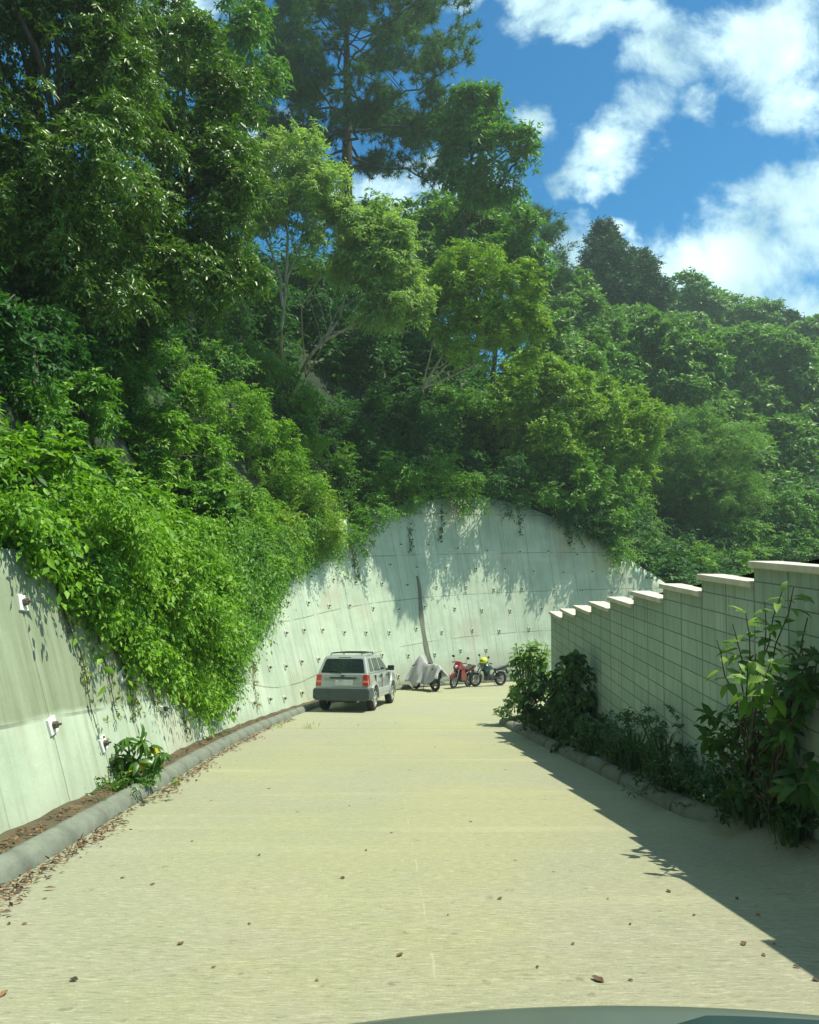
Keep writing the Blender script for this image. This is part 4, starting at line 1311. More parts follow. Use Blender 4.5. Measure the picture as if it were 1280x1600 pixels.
VINES = [
    ('long thin vine trailing down the wall left of the kerbside plant', [(95, 958), (128, 1055), (158, 1160)], M_VINE, 1.0),
    ('sparse vine strand hanging over the kerbside plant', [(150, 1010), (168, 1070), (180, 1135)], M_VINE, .7),
    ('yellowing vine strand above the right of the kerbside plant', [(190, 1040), (200, 1085), (205, 1138)], M_VINE, 1.3),
    ('short thin vine strand beside a white anchor plate', [(228, 1070), (236, 1095), (242, 1125)], M_VINE, .6),
    ('brownish vine strand between the thick creeper and the kerb', [(270, 1090), (280, 1120), (288, 1160)], M_DRY, .9),
    ('dry brown vine running down to the kerb behind the thick creeper', [(388, 990), (394, 1050), (400, 1112)], M_DRY, 1.6),
    ('yellow vine tip hanging in the shade behind the white car', [(545, 850), (552, 880), (556, 908)], M_VINE, 1.3),
    ('wispy vine hanging from the crest left of the water stain', [(640, 828), (641, 850), (639, 880)], M_CREEP, .8),
    ('wispy vine hanging from the crest right of the water stain', [(690, 800), (689, 825), (686, 856)], M_CREEP, .9),
    ('thin vine hanging from the highest part of the wall', [(809, 785), (811, 815), (814, 842)], M_CREEP, 1.0),
    ('vine hanging where the crest of the wall begins to fall', [(884, 812), (886, 836), (888, 866)], M_CREEP, 1.0),
]
for lb, pts, mt, dn in VINES:
    sh_ = [s_of(*p) for p in pts]
    hs = np.linspace(0, len(pts) - 1, 22)
    ss = np.interp(hs, np.arange(len(pts)), [q[0] for q in sh_]); h2 = np.interp(hs, np.arange(len(pts)), [q[1] for q in sh_])
    ss += np.cumsum(rs.randn(22)) * .012
    Lp = np.array([wall_pt(a, min(b, float(np.interp(a, S_ARC, HGT)) + .02), .03)[0] for a, b in zip(ss, h2)])
    Yv = Lp[0, 1]
    n = int(70 * dn * (1 if Yv < 20 else .8))
    t = np.sort(rs.rand(n)) * 21
    pos = np.stack([np.interp(t, np.arange(22), Lp[:, j]) for j in range(3)], 1)
    face = wall_pt(ss[0], 1)[1]
    pos += face * rs.rand(n, 1) * .05 + rs.randn(n, 3) * np.array([.03, .05, .02]) * (1 if Yv < 20 else 1.8)
    ld = unit(np.array([0, 0, -.8]) + rs.randn(n, 3) * .6 + face * .35)
    V, Fc, S = leaf_arrays(pos, ld, unit(face + rs.randn(n, 3) * .4), .075 * (.6 + .8 * rs.rand(n)) * (1 if Yv < 20 else 1.9), .045 * (.6 + .8 * rs.rand(n)) * (1 if Yv < 20 else 1.9), rs)
    root = thing('hanging_vine', lb, 'vine', tuple(Lp[0]), 'vines hanging on the retaining wall')
    link('foliage', np_mesh('foliage', V, Fc, shade=S), mt, root)
    V, Q = tube_arrays([(Lp, np.linspace(.008, .004, 22))], 5)
    link('stem', np_mesh('stem', V, np.zeros((0, 3)), Q, smooth=True), B_DARK, root)

# ------------------------------------------------------------------ plants with whorls of large leaves
def whorl_plant(name, label, base, tips, L, W, mat, seed, n=10, cat='plant', stem_r=.016, extra=1.0, hang=.15):
    rs = np.random.RandomState(seed)
    b = np.array(base, float)
    root = thing(name, label, cat, tuple(b))
    parts, lines = [], []
    hub = b + np.array([0, 0, .15])
    for tp in tips:
        tp = np.array(tp, float)
        q = curve(hub + rs.randn(3) * .03, tp, np.array([0, 0, .12]) + rs.randn(3) * .05, 9, rs, .012)
        lines.append((q, np.linspace(stem_r, stem_r * .35, 9)))
        m = int(n * (.75 + .5 * rs.rand()))
        ax = unit(q[-1] - q[-3])
        az = np.arange(m) * 2.4 + rs.rand() * 6
        e = rs.rand(m)
        side1 = unit(np.cross(ax, np.array([.3, .2, 1.0]))); side2 = np.cross(ax, side1)
        rad = np.cos(az)[:, None] * side1 + np.sin(az)[:, None] * side2
        ld = unit(rad * (.7 + .4 * e[:, None]) + ax * (.75 - .7 * e[:, None]) + rs.randn(m, 3) * .12 + np.array([0, 0, -hang]))
        back = e * .3 * extra
        f = 1 - back
        pos = np.stack([np.interp(f, np.linspace(0, 1, 9), q[:, j]) for j in range(3)], 1)
        nr = unit(ax[None] * .8 + np.array([0, 0, .5]) + rs.randn(m, 3) * .15)
        Ln = L * (.55 + .6 * rs.rand(m)); Wd = W * (.7 + .5 * rs.rand(m))
        parts.append(leaf_arrays(pos, ld, nr, Ln, Wd, rs, True))
    V, Fc, S = join(parts)
    link('foliage', np_mesh('foliage', V, Fc, shade=S), mat, root)
    V, Q = tube_arrays(lines, 6)
    link('stem', np_mesh('stem', V, np.zeros((0, 3)), Q, smooth=True), B_DARK, root)
    return root


def tipl(L_, Y): return [at(px, py, Y + (d[0] if d else 0)) for px, py, *d in L_]


rr = random.Random(4)


def tipw(L_):
    return [at(px, py, F * (2.95 - rr.random() * .2) / (px - 640)) for px, py, *d in L_]


whorl_plant('broad_leaf_plant', 'glossy long leaved plant growing between kerb and retaining wall', (-3.2, 8.6, float(zg(8.6)) + .1),
            tipl([(168, 1165, .3), (198, 1152), (222, 1158, -.1), (240, 1166, .1), (256, 1176, -.1), (190, 1185), (218, 1190, -.2), (176, 1200, .1), (205, 1212, -.2), (236, 1196, -.1), (186, 1226), (212, 1236, -.1), (172, 1228, .2), (170, 1182, .1), (196, 1240, -.1)], 8.55), .21, .058, M_PLANT, 301, 17, hang=.75)
whorl_plant('broad_leaf_plant', 'tall sparse plant against the near end of the block wall, its top leaves catching sun', (2.86, 6.3, float(zg(6.3)) + .15),
            tipl([(1222, 925, 0), (1240, 918, -.1), (1195, 940, .1), (1165, 957, .2), (1145, 975, .25), (1120, 1000, .35), (1182, 1022, -.35), (1168, 1042, -.4), (1204, 1034, -.4), (1222, 1052, -.45)], 5.72),
            .19, .066, M_BUSH, 302, 9, stem_r=.010, hang=.3)
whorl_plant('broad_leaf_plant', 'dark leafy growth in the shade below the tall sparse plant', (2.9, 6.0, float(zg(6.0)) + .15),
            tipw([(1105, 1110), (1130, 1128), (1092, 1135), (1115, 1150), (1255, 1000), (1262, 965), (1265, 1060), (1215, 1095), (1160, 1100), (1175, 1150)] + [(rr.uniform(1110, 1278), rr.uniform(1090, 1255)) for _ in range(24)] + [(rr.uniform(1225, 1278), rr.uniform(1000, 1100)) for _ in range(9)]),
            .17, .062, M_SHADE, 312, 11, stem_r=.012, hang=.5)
whorl_plant('broad_leaf_bush', 'sunlit rounded bush with drooping leaves at the far end of the block wall', (2.75, 17.7, float(zg(17.7)) + .1),
            tipl([(rr.uniform(798, 858), rr.uniform(1004, 1092), rr.uniform(-.5, .5)) for _ in range(54)] + [(825, 1004), (838, 1012), (812, 1014), (802, 1030), (850, 1028), (796, 1040)], 17.6), .22, .095, M_BUSH, 303, 14, cat='bush', hang=.5)
whorl_plant('leafy_shrub', 'shrub just outside the left edge whose long bright leaves poke into view', (-4.35, 7.0, float(H(-4.35, 7.0)[0])),
            tipl([(-60, 535, 0), (-66, 590, .1), (-62, 640, 0), (-80, 500, .2), (-75, 690, .1)], 6.6), .40, .08, M_PLANT, 304, 9, cat='shrub')
make_tree('creeper_mound', 'dark creeper covered mound against the far half of the block wall', 'creeper',
          lob((880, 1056, 34, 42, 13.2), (906, 1072, 20, 56, 12.1), (862, 1108, 34, 44, 14.3), (894, 1130, 34, 48, 12.5), (922, 1150, 22, 40, 11.4), (842, 1130, 26, 30, 16.0), (868, 1075, 30, 36, 14.0)),
          (2.8, 13.6, float(zg(13.6)) + .1), M_CREEP, B_DARK, 305, leaf=(.12, .075), tl=.3, dens=.8, droop=.8, ntw=5, nl=7, r0=.03, limbs=10, part='foliage', trunk='stem')
make_tree('low_herb', 'small sunlit herb leaning over the far end of the right kerb', 'herb',
          lob((800, 1092, 20, 14, 17.4), (790, 1102, 14, 9, 17.4)), (2.4, 17.5, float(zg(17.5)) + .1), M_PALE, B_DARK, 306, leaf=(.1, .04), tl=.25, dens=.7, r0=.015, limbs=8, part='foliage', trunk='stem')


def weed(label, base, h, n, seed, mat, spread=.25, cat='weed', name='weed_clump', wide=.012, leafy=True):
    """tufts of blades with some leafy shoots"""
    rs = np.random.RandomState(seed)
    b = np.array(base, float)
    root = thing(name, label, cat, tuple(b))
    V, Fc, S = [], [], []
    o = 0
    for _ in range(n):
        a = rs.rand() * 6.283; hh = h * (.4 + .7 * rs.rand())
        p0 = b + np.array([math.cos(a), math.sin(a), 0]) * spread * .4 * rs.rand() - np.array([0, 0, .02])
        out = np.array([math.cos(a), math.sin(a), 0]) * hh * (.15 + .5 * rs.rand())
        t = np.linspace(0, 1, 5)[:, None]
        q = p0 + np.array([0, 0, 1.0]) * hh * (t - .35 * t ** 2.5) + out * t ** 1.7
        sd_ = np.array([-math.sin(a), math.cos(a), 0]) * wide * (.6 + .8 * rs.rand())
        w = np.array([.6, 1, .9, .55, .05])[:, None]
        V.append(np.concatenate([q - sd_ * w, q + sd_ * w]))
        for i in range(4):
            Fc += [(o + i, o + i + 1, o + 6 + i), (o + i, o + 6 + i, o + 5 + i)]
        S.append(np.full(10, rs.rand() * .95)); o += 10
    V = np.concatenate(V); S = np.concatenate(S); Fc = np.array(Fc)
    m = n // 2 if leafy else 1
    cc_ = b[None] + np.column_stack([rs.randn(m) * spread * .5, rs.randn(m) * spread * .5, rs.rand(m) * h * .75 + .04])
    V, Fc, S = join([(V, Fc, S), twig_leaves(cc_, unit(rs.randn(m, 3) + np.array([0, 0, 1.0])), rs, 3, 6, .14 if leafy else .03, .06 if leafy else .02, .026 if leafy else .01, .3)])
    link('foliage', np_mesh('foliage', V, Fc, shade=S), mat, root)
    return root


WEEDS = [
    ('shaded weed clump at the near end of the right kerb', 2.95, 6.75, .5, M_CREEP), ('tall dark weeds at the foot of the large leaved plant', 2.9, 6.35, .8, M_CREEP),
    ('weeds at the right edge below the block wall', 2.93, 5.75, .6, M_CREEP), ('shaded weeds on the planting strip behind the kerb end', 2.9, 7.4, .55, M_CREEP),
    ('feathery weed standing in the planting strip below the fourth cap', 2.82, 8.3, .95, M_CREEP), ('tall feathery weed in the middle of the planting strip', 2.78, 9.2, 1.0, M_CREEP),
    ('low weeds beside the tall feathery weed', 2.8, 10.0, .6, M_CREEP), ('dark weeds between the mound and the feathery weed', 2.75, 11.0, .7, M_CREEP), ('weed tuft at the near side of the creeper mound', 2.7, 12.2, .65, M_CREEP),
    ('lone dark weed on the strip under the fifth cap', 2.86, 7.85, .5, M_CREEP), ('weeds hugging the kerb below the creeper mound', 2.6, 13.4, .5, M_CREEP),
]
for q, (lb, x, y, h, mt) in enumerate(WEEDS):
    weed(lb, (x, y, float(zg(y)) + .15), h, 70, 400 + q, mt, spread=.42)
p = at(480, 1133, 16.6)
weed('sparse tuft of weeds growing from the road joint behind the car', (p[0], 16.68, float(zg(16.68)) + .01), .14, 40, 420, M_PALE, spread=.9, name='grass_tuft', cat='grass tuft', wide=.006, leafy=False)
weed('small weed at the foot of the kerb by the road joint', (-2.95, 16.9, float(zg(16.9)) + .01), .1, 24, 421, M_PALE, spread=.5, name='grass_tuft', cat='grass tuft', wide=.006, leafy=False)
weed('small ground weed below the glossy long leaved plant', (-3.18, 8.1, float(zg(8.1)) + .14), .16, 50, 422, M_PLANT, spread=.5)

# ------------------------------------------------------------------ dry leaves
k = Nodes('dry_leaf')
a = k.N.new('ShaderNodeAttribute'); a.attribute_name = 'tint'
k.col(k.mix(a.outputs['Fac'], (.045, .03, .018), (.20, .105, .045))); k.p.inputs['Roughness'].default_value = .8
M_DRYLEAF = k.mat


def curl_leaf(seed, L):
    rs = np.random.RandomState(seed)
    n, m = 7, 5
    V, Q = [], []
    for i in range(n):
        t = i / (n - 1)
        w = L * .34 * math.sin(math.pi * min(1, .06 + t * .94)) ** .8 * (1 + rs.randn() * .12)
        for j in range(m):
            s = (j / (m - 1) - .5) * 2
            V.append((L * (t - .5), w * s * .8, .006 + abs(s) ** 1.6 * w * (.55 + .2 * math.sin(seed + t * 4)) + L * .22 * (t - .5) ** 2 + rs.rand() * .004))
    for i in range(n - 1):
        for j in range(m - 1):
            Q.append((i * m + j, (i + 1) * m + j, (i + 1) * m + j + 1, i * m + j + 1))
    me = np_mesh('fallen_leaf', V, np.zeros((0, 3)), Q, shade=np.full(len(V), rs.rand()))
    me.materials.append(M_DRYLEAF)
    return me


LEAFM = [curl_leaf(i, .085 + .012 * (i % 4)) for i in range(6)]
LP = [(115, 1535, 1.5), (535, 1373, 1.3), (625, 1498, 1.2), (935, 1550, 1.6), (212, 1452, 1.5), (70, 1412, 1), (38, 1453, 1), (14, 1453, 1), (192, 1380, 1), (238, 1386, 1), (282, 1483, 1), (334, 1517, .8), (495, 1542, .7),
      (450, 1512, .7), (840, 1530, .8), (985, 1542, .8), (1152, 1412, 1), (1162, 1480, 1.2), (1193, 1494, 1.1), (1210, 1480, .8), (1275, 1536, 1.4), (1245, 1516, 1), (760, 1415, 1), (781, 1416, 1.1), (1045, 1403, 1.1), (805, 1352, .8),
      (6, 1556, 1.6), (390, 1458, .8), (572, 1336, 1), (405, 1338, 1), (300, 1322, .7), (545, 1362, .8), (865, 1370, .7), (950, 1410, .7), (700, 1440, .6), (985, 1450, .8), (680, 1168, 1.3), (618, 1130, 1.2), (470, 1180, 1), (640, 1206, 1),
      (735, 1263, 1), (546, 1262, .8), (612, 1305, .8), (735, 1290, 1), (420, 1235, .9), (465, 1270, .9), (530, 1120, 1), (790, 1205, .9), (1085, 1440, .8), (1030, 1458, .9), (895, 1480, .7), (150, 1300, .9), (330, 1255, .9), (1185, 1440, 1)]
rr = random.Random(9)
for q, (px, py, sc_) in enumerate([z for i_, z in enumerate(LP) if i_ % 9 != 4]):
    Y = hit(px, py, 2.2, 60); p = at(px, py, Y)
    o = bpy.data.objects.new('fallen_leaf', LEAFM[q % 6]); COL.objects.link(o)
    o.location = (p[0], p[1], float(road_z(np.array(p[0]), np.array(p[1]))) + .002)
    o.rotation_euler = (0, 0, rr.uniform(0, 6.28)); o.scale = (sc_ * .34, sc_ * .34, sc_ * .28)
    tag(o, 'small dry brown leaf lying on the pale concrete road', 'leaf', 'dry leaves scattered on the road', 'thing')
rs = np.random.RandomState(8)
n = 3200
yy = 3.2 + 16 * rs.rand(n) ** 1.5
clump = .5 + .5 * np.sin(yy * 2.3) * np.sin(yy * .9 + 1)
ixs = np.interp(yy, PS[:, 1][(S_ARC > 20) & (S_ARC < 56)], PS[:, 0][(S_ARC > 20) & (S_ARC < 56)])
on = rs.rand(n) < .72
xx = np.where(on, ixs + .44 + np.abs(rs.randn(n)) * .10 * (.3 + clump), ixs + .06 + rs.rand(n) * .16)
zz = zg(yy) + np.where(on, .008 + .02 * rs.rand(n), .155)
kp = np.where(on, rs.rand(n) < .25 + .75 * clump, rs.rand(n) < .7)
pos = np.column_stack([xx, yy, zz])[kp]; n = len(pos)
V, Fc, S = leaf_arrays(pos, unit(rs.randn(n, 3) * np.array([1, 1, .22])), unit(rs.randn(n, 3) * .35 + np.array([0, 0, 1.0])), .06 * (.5 + rs.rand(n)), .018 * (.5 + rs.rand(n)), rs)
tag(link('leaf_litter', np_mesh('leaf_litter', V, Fc, shade=S), M_DRYLEAF), 'brown leaf litter gathered along the left kerb', kind='stuff')

# ------------------------------------------------------------------ parked car
M_SILVER = plain('silver_paint', (.36, .40, .385), .28, .35, .03, 2, coat=.6)
M_CLAD = plain('dark_grey_cladding', (.055, .075, .075), .6, 0, .15)
M_GLASS = plain('tinted_glass', (.012, .022, .022), .06, 0, .05, coat=.3)
M_BLACK = plain('black_rubber', (.018, .018, .018), .75)
M_RIM = plain('alloy_rim', (.50, .52, .50), .35, .6)
M_RED = plain('red_lamp', (.42, .03, .02), .2, 0, .15, coat=.5)
M_AMBER = plain('pale_lamp', (.52, .22, .17), .2)
M_NUMBER = plain('number_plate', (.44, .46, .44), .5)
M_TRIM = plain('black_trim', (.02, .022, .022), .45)
M_STEEL = plain('worn_steel', (.28, .28, .27), .4, .7)


def frame_from(rear, front):
    """matrix at the ground point `rear`, x axis towards `front`, standing on the slope"""
    r, f = Vector(rear), Vector(front)
    x = (f - r).normalized()
    z = Vector((0, .13, 1)).normalized()
    y = z.cross(x).normalized(); z = x.cross(y)
    M = Matrix((x, y, z)).transposed().to_4x4(); M.translation = r
    return M


def arc(cx, cz, r, a0, a1, n):
    return [(cx + r * math.cos(R(a0 + (a1 - a0) * i / n)), cz + r * math.sin(R(a0 + (a1 - a0) * i / n))) for i in range(n + 1)]


car = thing('parked_car', 'silver white off-road car parked by the retaining wall, seen from behind', 'car')
xr, yr = -1.08, 21.75
hd = R(10.7)
rw = Vector((xr, yr, float(zg(yr)))); fw = Vector((xr + math.sin(hd) * 2.62, yr + math.cos(hd) * 2.62, float(zg(yr + math.cos(hd) * 2.62))))
Mx = frame_from(rw, fw)
Mx.translation = Vector(Mx @ Vector((-.86 * .93, .78 * .93, 0)))
car.matrix_world = Mx @ Matrix.Scale(.93, 4)
RA, FA, WR = .86, 3.48, .36
bottom = .36
outline = ([(.16, bottom)] + [(.06, .46), (.03, .66), (.05, .9), (.10, 1.16)] + [(3.12, 1.14), (3.5, 1.10), (4.05, 1.03), (4.3, .92), (4.40, .72), (4.41, .5), (4.3, bottom)]
           + arc(FA, WR, .44, 0, 180, 10) + arc(RA, WR, .44, 0, 180, 10))
bm = bmesh.new()
add_poly_prism(bm, [(x, -.87, z) for x, z in outline], (0, 1.74, 0))
for v in bm.verts:
    t = max(0, min(1, (v.co.z - .72) / .44)); v.co.y *= 1 - .07 * t * t
    e = max(0, (v.co.x - 3.3) / 1.1); v.co.y *= 1 - .10 * e * e
    e = max(0, (.5 - v.co.x) / .5); v.co.y *= 1 - .03 * e * e
bm_obj('body', bm, M_SILVER, car, bevel=.035, seg=3)
# cabin
def cab(x, y, z, lo=(.10, 3.10, .815), hi=(.40, 2.35, .66), z0=1.15, z1=1.66):
    pass
Z0, Z1 = 1.14, 1.665
def side_y(z): return .812 + (z - Z0) / (Z1 - Z0) * (.655 - .812)
def rear_x(z): return .10 + (z - Z0) / (Z1 - Z0) * .27
def wind_x(z): return 3.12 - (z - Z0) / (Z1 - Z0) * .78
bm = bmesh.new()
vs = {}
for iz, z in enumerate((Z0 - .02, 1.4, Z1, 1.715)):
    zz = min(z, Z1)
    y = side_y(zz); xr_, xf_ = rear_x(zz), wind_x(zz)
    if iz == 3: y -= .16; xr_ += .16; xf_ -= .3
    for ix, x in enumerate((xr_, xf_)):
        for iy, yy in enumerate((-y, y)): vs[iz, ix, iy] = bm.verts.new((x, yy, z))
for iz in range(3):
    bm.faces.new([vs[iz, 0, 0], vs[iz, 0, 1], vs[iz + 1, 0, 1], vs[iz + 1, 0, 0]])
    bm.faces.new([vs[iz, 1, 0], vs[iz, 1, 1], vs[iz + 1, 1, 1], vs[iz + 1, 1, 0]])
    for iy in (0, 1): bm.faces.new([vs[iz, 0, iy], vs[iz, 1, iy], vs[iz + 1, 1, iy], vs[iz + 1, 0, iy]])
bm.faces.new([vs[3, 0, 0], vs[3, 1, 0], vs[3, 1, 1], vs[3, 0, 1]]); bm.faces.new([vs[0, 0, 0], vs[0, 1, 0], vs[0, 1, 1], vs[0, 0, 1]])
bm_obj('roof', bm, M_SILVER, car, bevel=.05, seg=3)


def panel(name, pts, off, mat, parent=car, th=.02, bevel=.008):
    """flat panel given by its outline; off = outward direction, set a little proud"""
    bm = bmesh.new()
    o_ = Vector(off).normalized()
    add_poly_prism(bm, [Vector(p) - o_ * (th - .006) for p in pts], o_ * th)
    return bm_obj(name, bm, mat, parent, bevel=bevel)


rw_pts = []
for z, yy in ((1.175, .70), (1.60, .585), (1.63, .55)):
    rw_pts.append((rear_x(z), yy, z))
rw_pts = [(rear_x(1.175), -.66, 1.175), (rear_x(1.19), -.70, 1.19), (rear_x(1.56), -.60, 1.56), (rear_x(1.60), -.55, 1.60), (rear_x(1.60), .55, 1.60), (rear_x(1.56), .60, 1.56), (rear_x(1.19), .70, 1.19), (rear_x(1.175), .66, 1.175)]
rwin = panel('rear_window', rw_pts, (-1, 0, .5), M_GLASS)
bm = bmesh.new(); add_tube(bm, [(rear_x(1.20) - .03, .02, 1.20), (rear_x(1.23) - .035, .12, 1.235), (rear_x(1.26) - .03, .42, 1.27)], .012, 6); bm_obj('wiper', bm, M_TRIM, rwin)
panel('brake_light', [(rear_x(1.635), -.20, 1.622), (rear_x(1.655), -.20, 1.65), (rear_x(1.655), .20, 1.65), (rear_x(1.635), .20, 1.622)], (-1, 0, .5), M_TRIM)
for sy in (-1, 1):
    def sp(x, z): return (x, sy * (side_y(z)), z)
    for nm, pts in (('quarter_window', [(.44, 1.20), (.60, 1.585), (.86, 1.60), (.92, 1.20)]),
                    ('rear_side_window', [(1.05, 1.20), (1.03, 1.60), (1.70, 1.60), (1.80, 1.20)]),
                    ('front_side_window', [(1.92, 1.20), (1.83, 1.60), (2.26, 1.59), (2.62, 1.38), (2.83, 1.20)])):
        panel(nm, [sp(*q) for q in pts], (0, sy, .3), M_GLASS)
    # tail lights wrap round the corner
    tl = panel('tail_light', [(.034, sy * .655, .79), (.086, sy * .655, 1.13), (.086, sy * .80, 1.13), (.034, sy * .84, .79)], (-1, 0, .15), M_RED, th=.04)
    panel('lamp_lens', [(.046, sy * .67, .885), (.054, sy * .67, .95), (.054, sy * .815, .95), (.046, sy * .825, .885)], (-1, 0, .15), M_AMBER, parent=tl, th=.044)
    panel('side_lamp', [(.10, sy * .852, .82), (.13, sy * .828, 1.12), (.24, sy * .835, 1.12), (.21, sy * .862, .82)], (0, sy, .12), M_RED, th=.03)
    for x in (1.62, 2.62):
        bm = bmesh.new(); add_box(bm, (x, sy * .865, 1.02), (.16, .035, .045)); bm_obj('door_handle', bm, M_TRIM, car, bevel=.01)
    bm = bmesh.new(); add_box(bm, (2.72, sy * .97, 1.24), (.12, .22, .17)); bmesh.ops.translate(bm, verts=[], vec=(0, 0, 0)); add_box(bm, (2.74, sy * .83, 1.19), (.07, .14, .06))
    bm_obj('wing_mirror', bm, M_TRIM, car, bevel=.03)
    for x in (.98, 1.86, 2.96):
        bm = bmesh.new(); add_box(bm, (x, sy * .845, .86), (.012, .052, .44)); bm_obj('door_seam', bm, M_TRIM, car)
    bm = bmesh.new(); add_box(bm, (2.17, sy * .868, .56), (1.62, .03, .17)); bm_obj('door_cladding', bm, plain('grey_cladding', (.30, .33, .33), .5) if sy < 0 else bpy.data.materials['grey_cladding'], car, bevel=.012)
    # rack rails
    bm = bmesh.new(); add_tube(bm, [(.50, sy * .50, 1.70), (.58, sy * .50, 1.765), (1.95, sy * .50, 1.775), (2.05, sy * .50, 1.71)], .020, 8); bm_obj('roof_rail', bm, M_TRIM, car)
for x in (.78, 1.72):
    bm = bmesh.new(); add_tube(bm, [(x, -.51, 1.765), (x, -.3, 1.785), (x, .3, 1.785), (x, .51, 1.765)], .022, 8); bm_obj('roof_bar', bm, M_TRIM, car)
# rear bumper, wrapping to the wheel arch
bm = bmesh.new()
add_poly_prism(bm, [(-.05, y, z) for y, z in ((-.90, .42), (-.90, .66), (-.86, .735), (.86, .735), (.90, .66), (.90, .42), (.80, .36), (-.80, .36))], (.20, 0, 0))
for sy in (-1, 1): add_box(bm, (.27, sy * .876, .56), (.34, .065, .33))
bm_obj('rear_bumper', bm, M_CLAD, car, bevel=.03)
m_arch = plain('silver_arch', (.36, .40, .38), .4, .2)
for sy in (-1, 1):
    for x0 in (RA, FA):
        bm = bmesh.new()
        p = arc(x0, WR, .435, -4, 184, 14)
        q = arc(x0, WR, .505, -4, 184, 14)
        add_poly_prism(bm, [(x, sy * .865, z) for x, z in p + q[::-1]], (0, sy * .03, 0))
        bmesh.ops.triangulate(bm, faces=[f for f in bm.faces if len(f.verts) > 4])
        bm_obj('wheel_arch', bm, m_arch, car)
panel('tailgate', [(.035, -.64, .745), (.095, -.66, 1.135), (.095, .66, 1.135), (.035, .64, .745)], (-1, 0, .15), M_SILVER, th=.024)
gate = car.children[-1]
panel('handle_strip', [(.066, -.46, 1.005), (.074, -.46, 1.055), (.074, .40, 1.055), (.066, .40, 1.005)], (-1, 0, .15), M_TRIM, parent=gate, th=.045)
panel('number_plate', [(.040, -.34, .80), (.062, -.34, .965), (.062, .22, .965), (.040, .22, .80)], (-1, 0, .15), M_NUMBER, parent=gate, th=.040)
panel('plate_smudge', [(.046, -.14, .83), (.060, -.10, .94), (.060, .06, .94), (.046, .10, .84)], (-1, 0, .15), plain('plate_smudge', (.24, .25, .24), .6), parent=gate, th=.046)
bm = bmesh.new(); add_ball(bm, (.072, -.02, 1.10), (.02, .07, .028)); bm_obj('badge', bm, M_TRIM, gate, smooth=True)
for yy, zz, w in ((.50, 1.02, .16), (.52, .80, .18), (-.52, 1.02, .06)):
    panel('lettering', [(.068, yy - w / 2, zz - .018), (.073, yy - w / 2, zz + .018), (.073, yy + w / 2, zz + .018), (.068, yy + w / 2, zz - .018)], (-1, 0, .15), bpy.data.materials['plate_smudge'], parent=gate, th=.03, bevel=0)
bm = bmesh.new(); add_box(bm, (2.2, 0, .42), (3.5, 1.1, .26)); add_box(bm, (.5, 0, .36), (.55, .9, .14)); add_box(bm, (RA, 0, WR), (.16, 1.4, .14)); add_box(bm, (RA, 0, .72), (1.0, 1.3, .3)); add_box(bm, (FA, 0, .70), (1.0, 1.3, .3))
bm_obj('underbody', bm, M_TRIM, car, bevel=.02)
bm = bmesh.new(); add_cyl(bm, (.02, -.52, .33), (.5, -.52, .36), .035); bm_obj('exhaust', bm, M_STEEL, car, smooth=False)
for x0 in (RA, FA):
    for sy in (-1, 1):
        w = bpy.data.objects.new('wheel', None); COL.objects.link(w); w.parent = car; w.location = (x0, sy * .76, WR)
        bm = bmesh.new()
        prof = [(.235, -.10), (.30, -.115), (.345, -.10), (.36, -.06), (.36, .06), (.345, .10), (.30, .115), (.235, .10)]
        n = 32; rings = []
        for i in range(n):
            a_ = 2 * math.pi * i / n
            rings.append([bm.verts.new((r * math.cos(a_), y, r * math.sin(a_))) for r, y in prof])
        for i in range(n):
            for j in range(len(prof)):
                bm.faces.new((rings[i][j], rings[(i + 1) % n][j], rings[(i + 1) % n][(j + 1) % len(prof)], rings[i][(j + 1) % len(prof)]))
        bm_obj('tyre', bm, M_BLACK, w, smooth=True)
        bm = bmesh.new()
        add_cyl(bm, (0, -.04 * sy, 0), (0, .02 * sy, 0), .15, .15, 20)
        for i in range(5):
            a_ = 2 * math.pi * i / 5 + .3
            add_box(bm, (math.cos(a_) * .145, sy * .075, math.sin(a_) * .145), (.20, .04, .085), Matrix.Rotation(-a_, 3, 'Y'))
        add_cyl(bm, (0, sy * .05, 0), (0, sy * .10, 0), .06, .05, 14)
        for i in range(28):
            a_ = 2 * math.pi * i / 28
            add_box(bm, (math.cos(a_) * .222, sy * .04, math.sin(a_) * .222), (.03, .14, .055), Matrix.Rotation(-a_, 3, 'Y'))
        bm_obj('rim', bm, M_RIM, w)

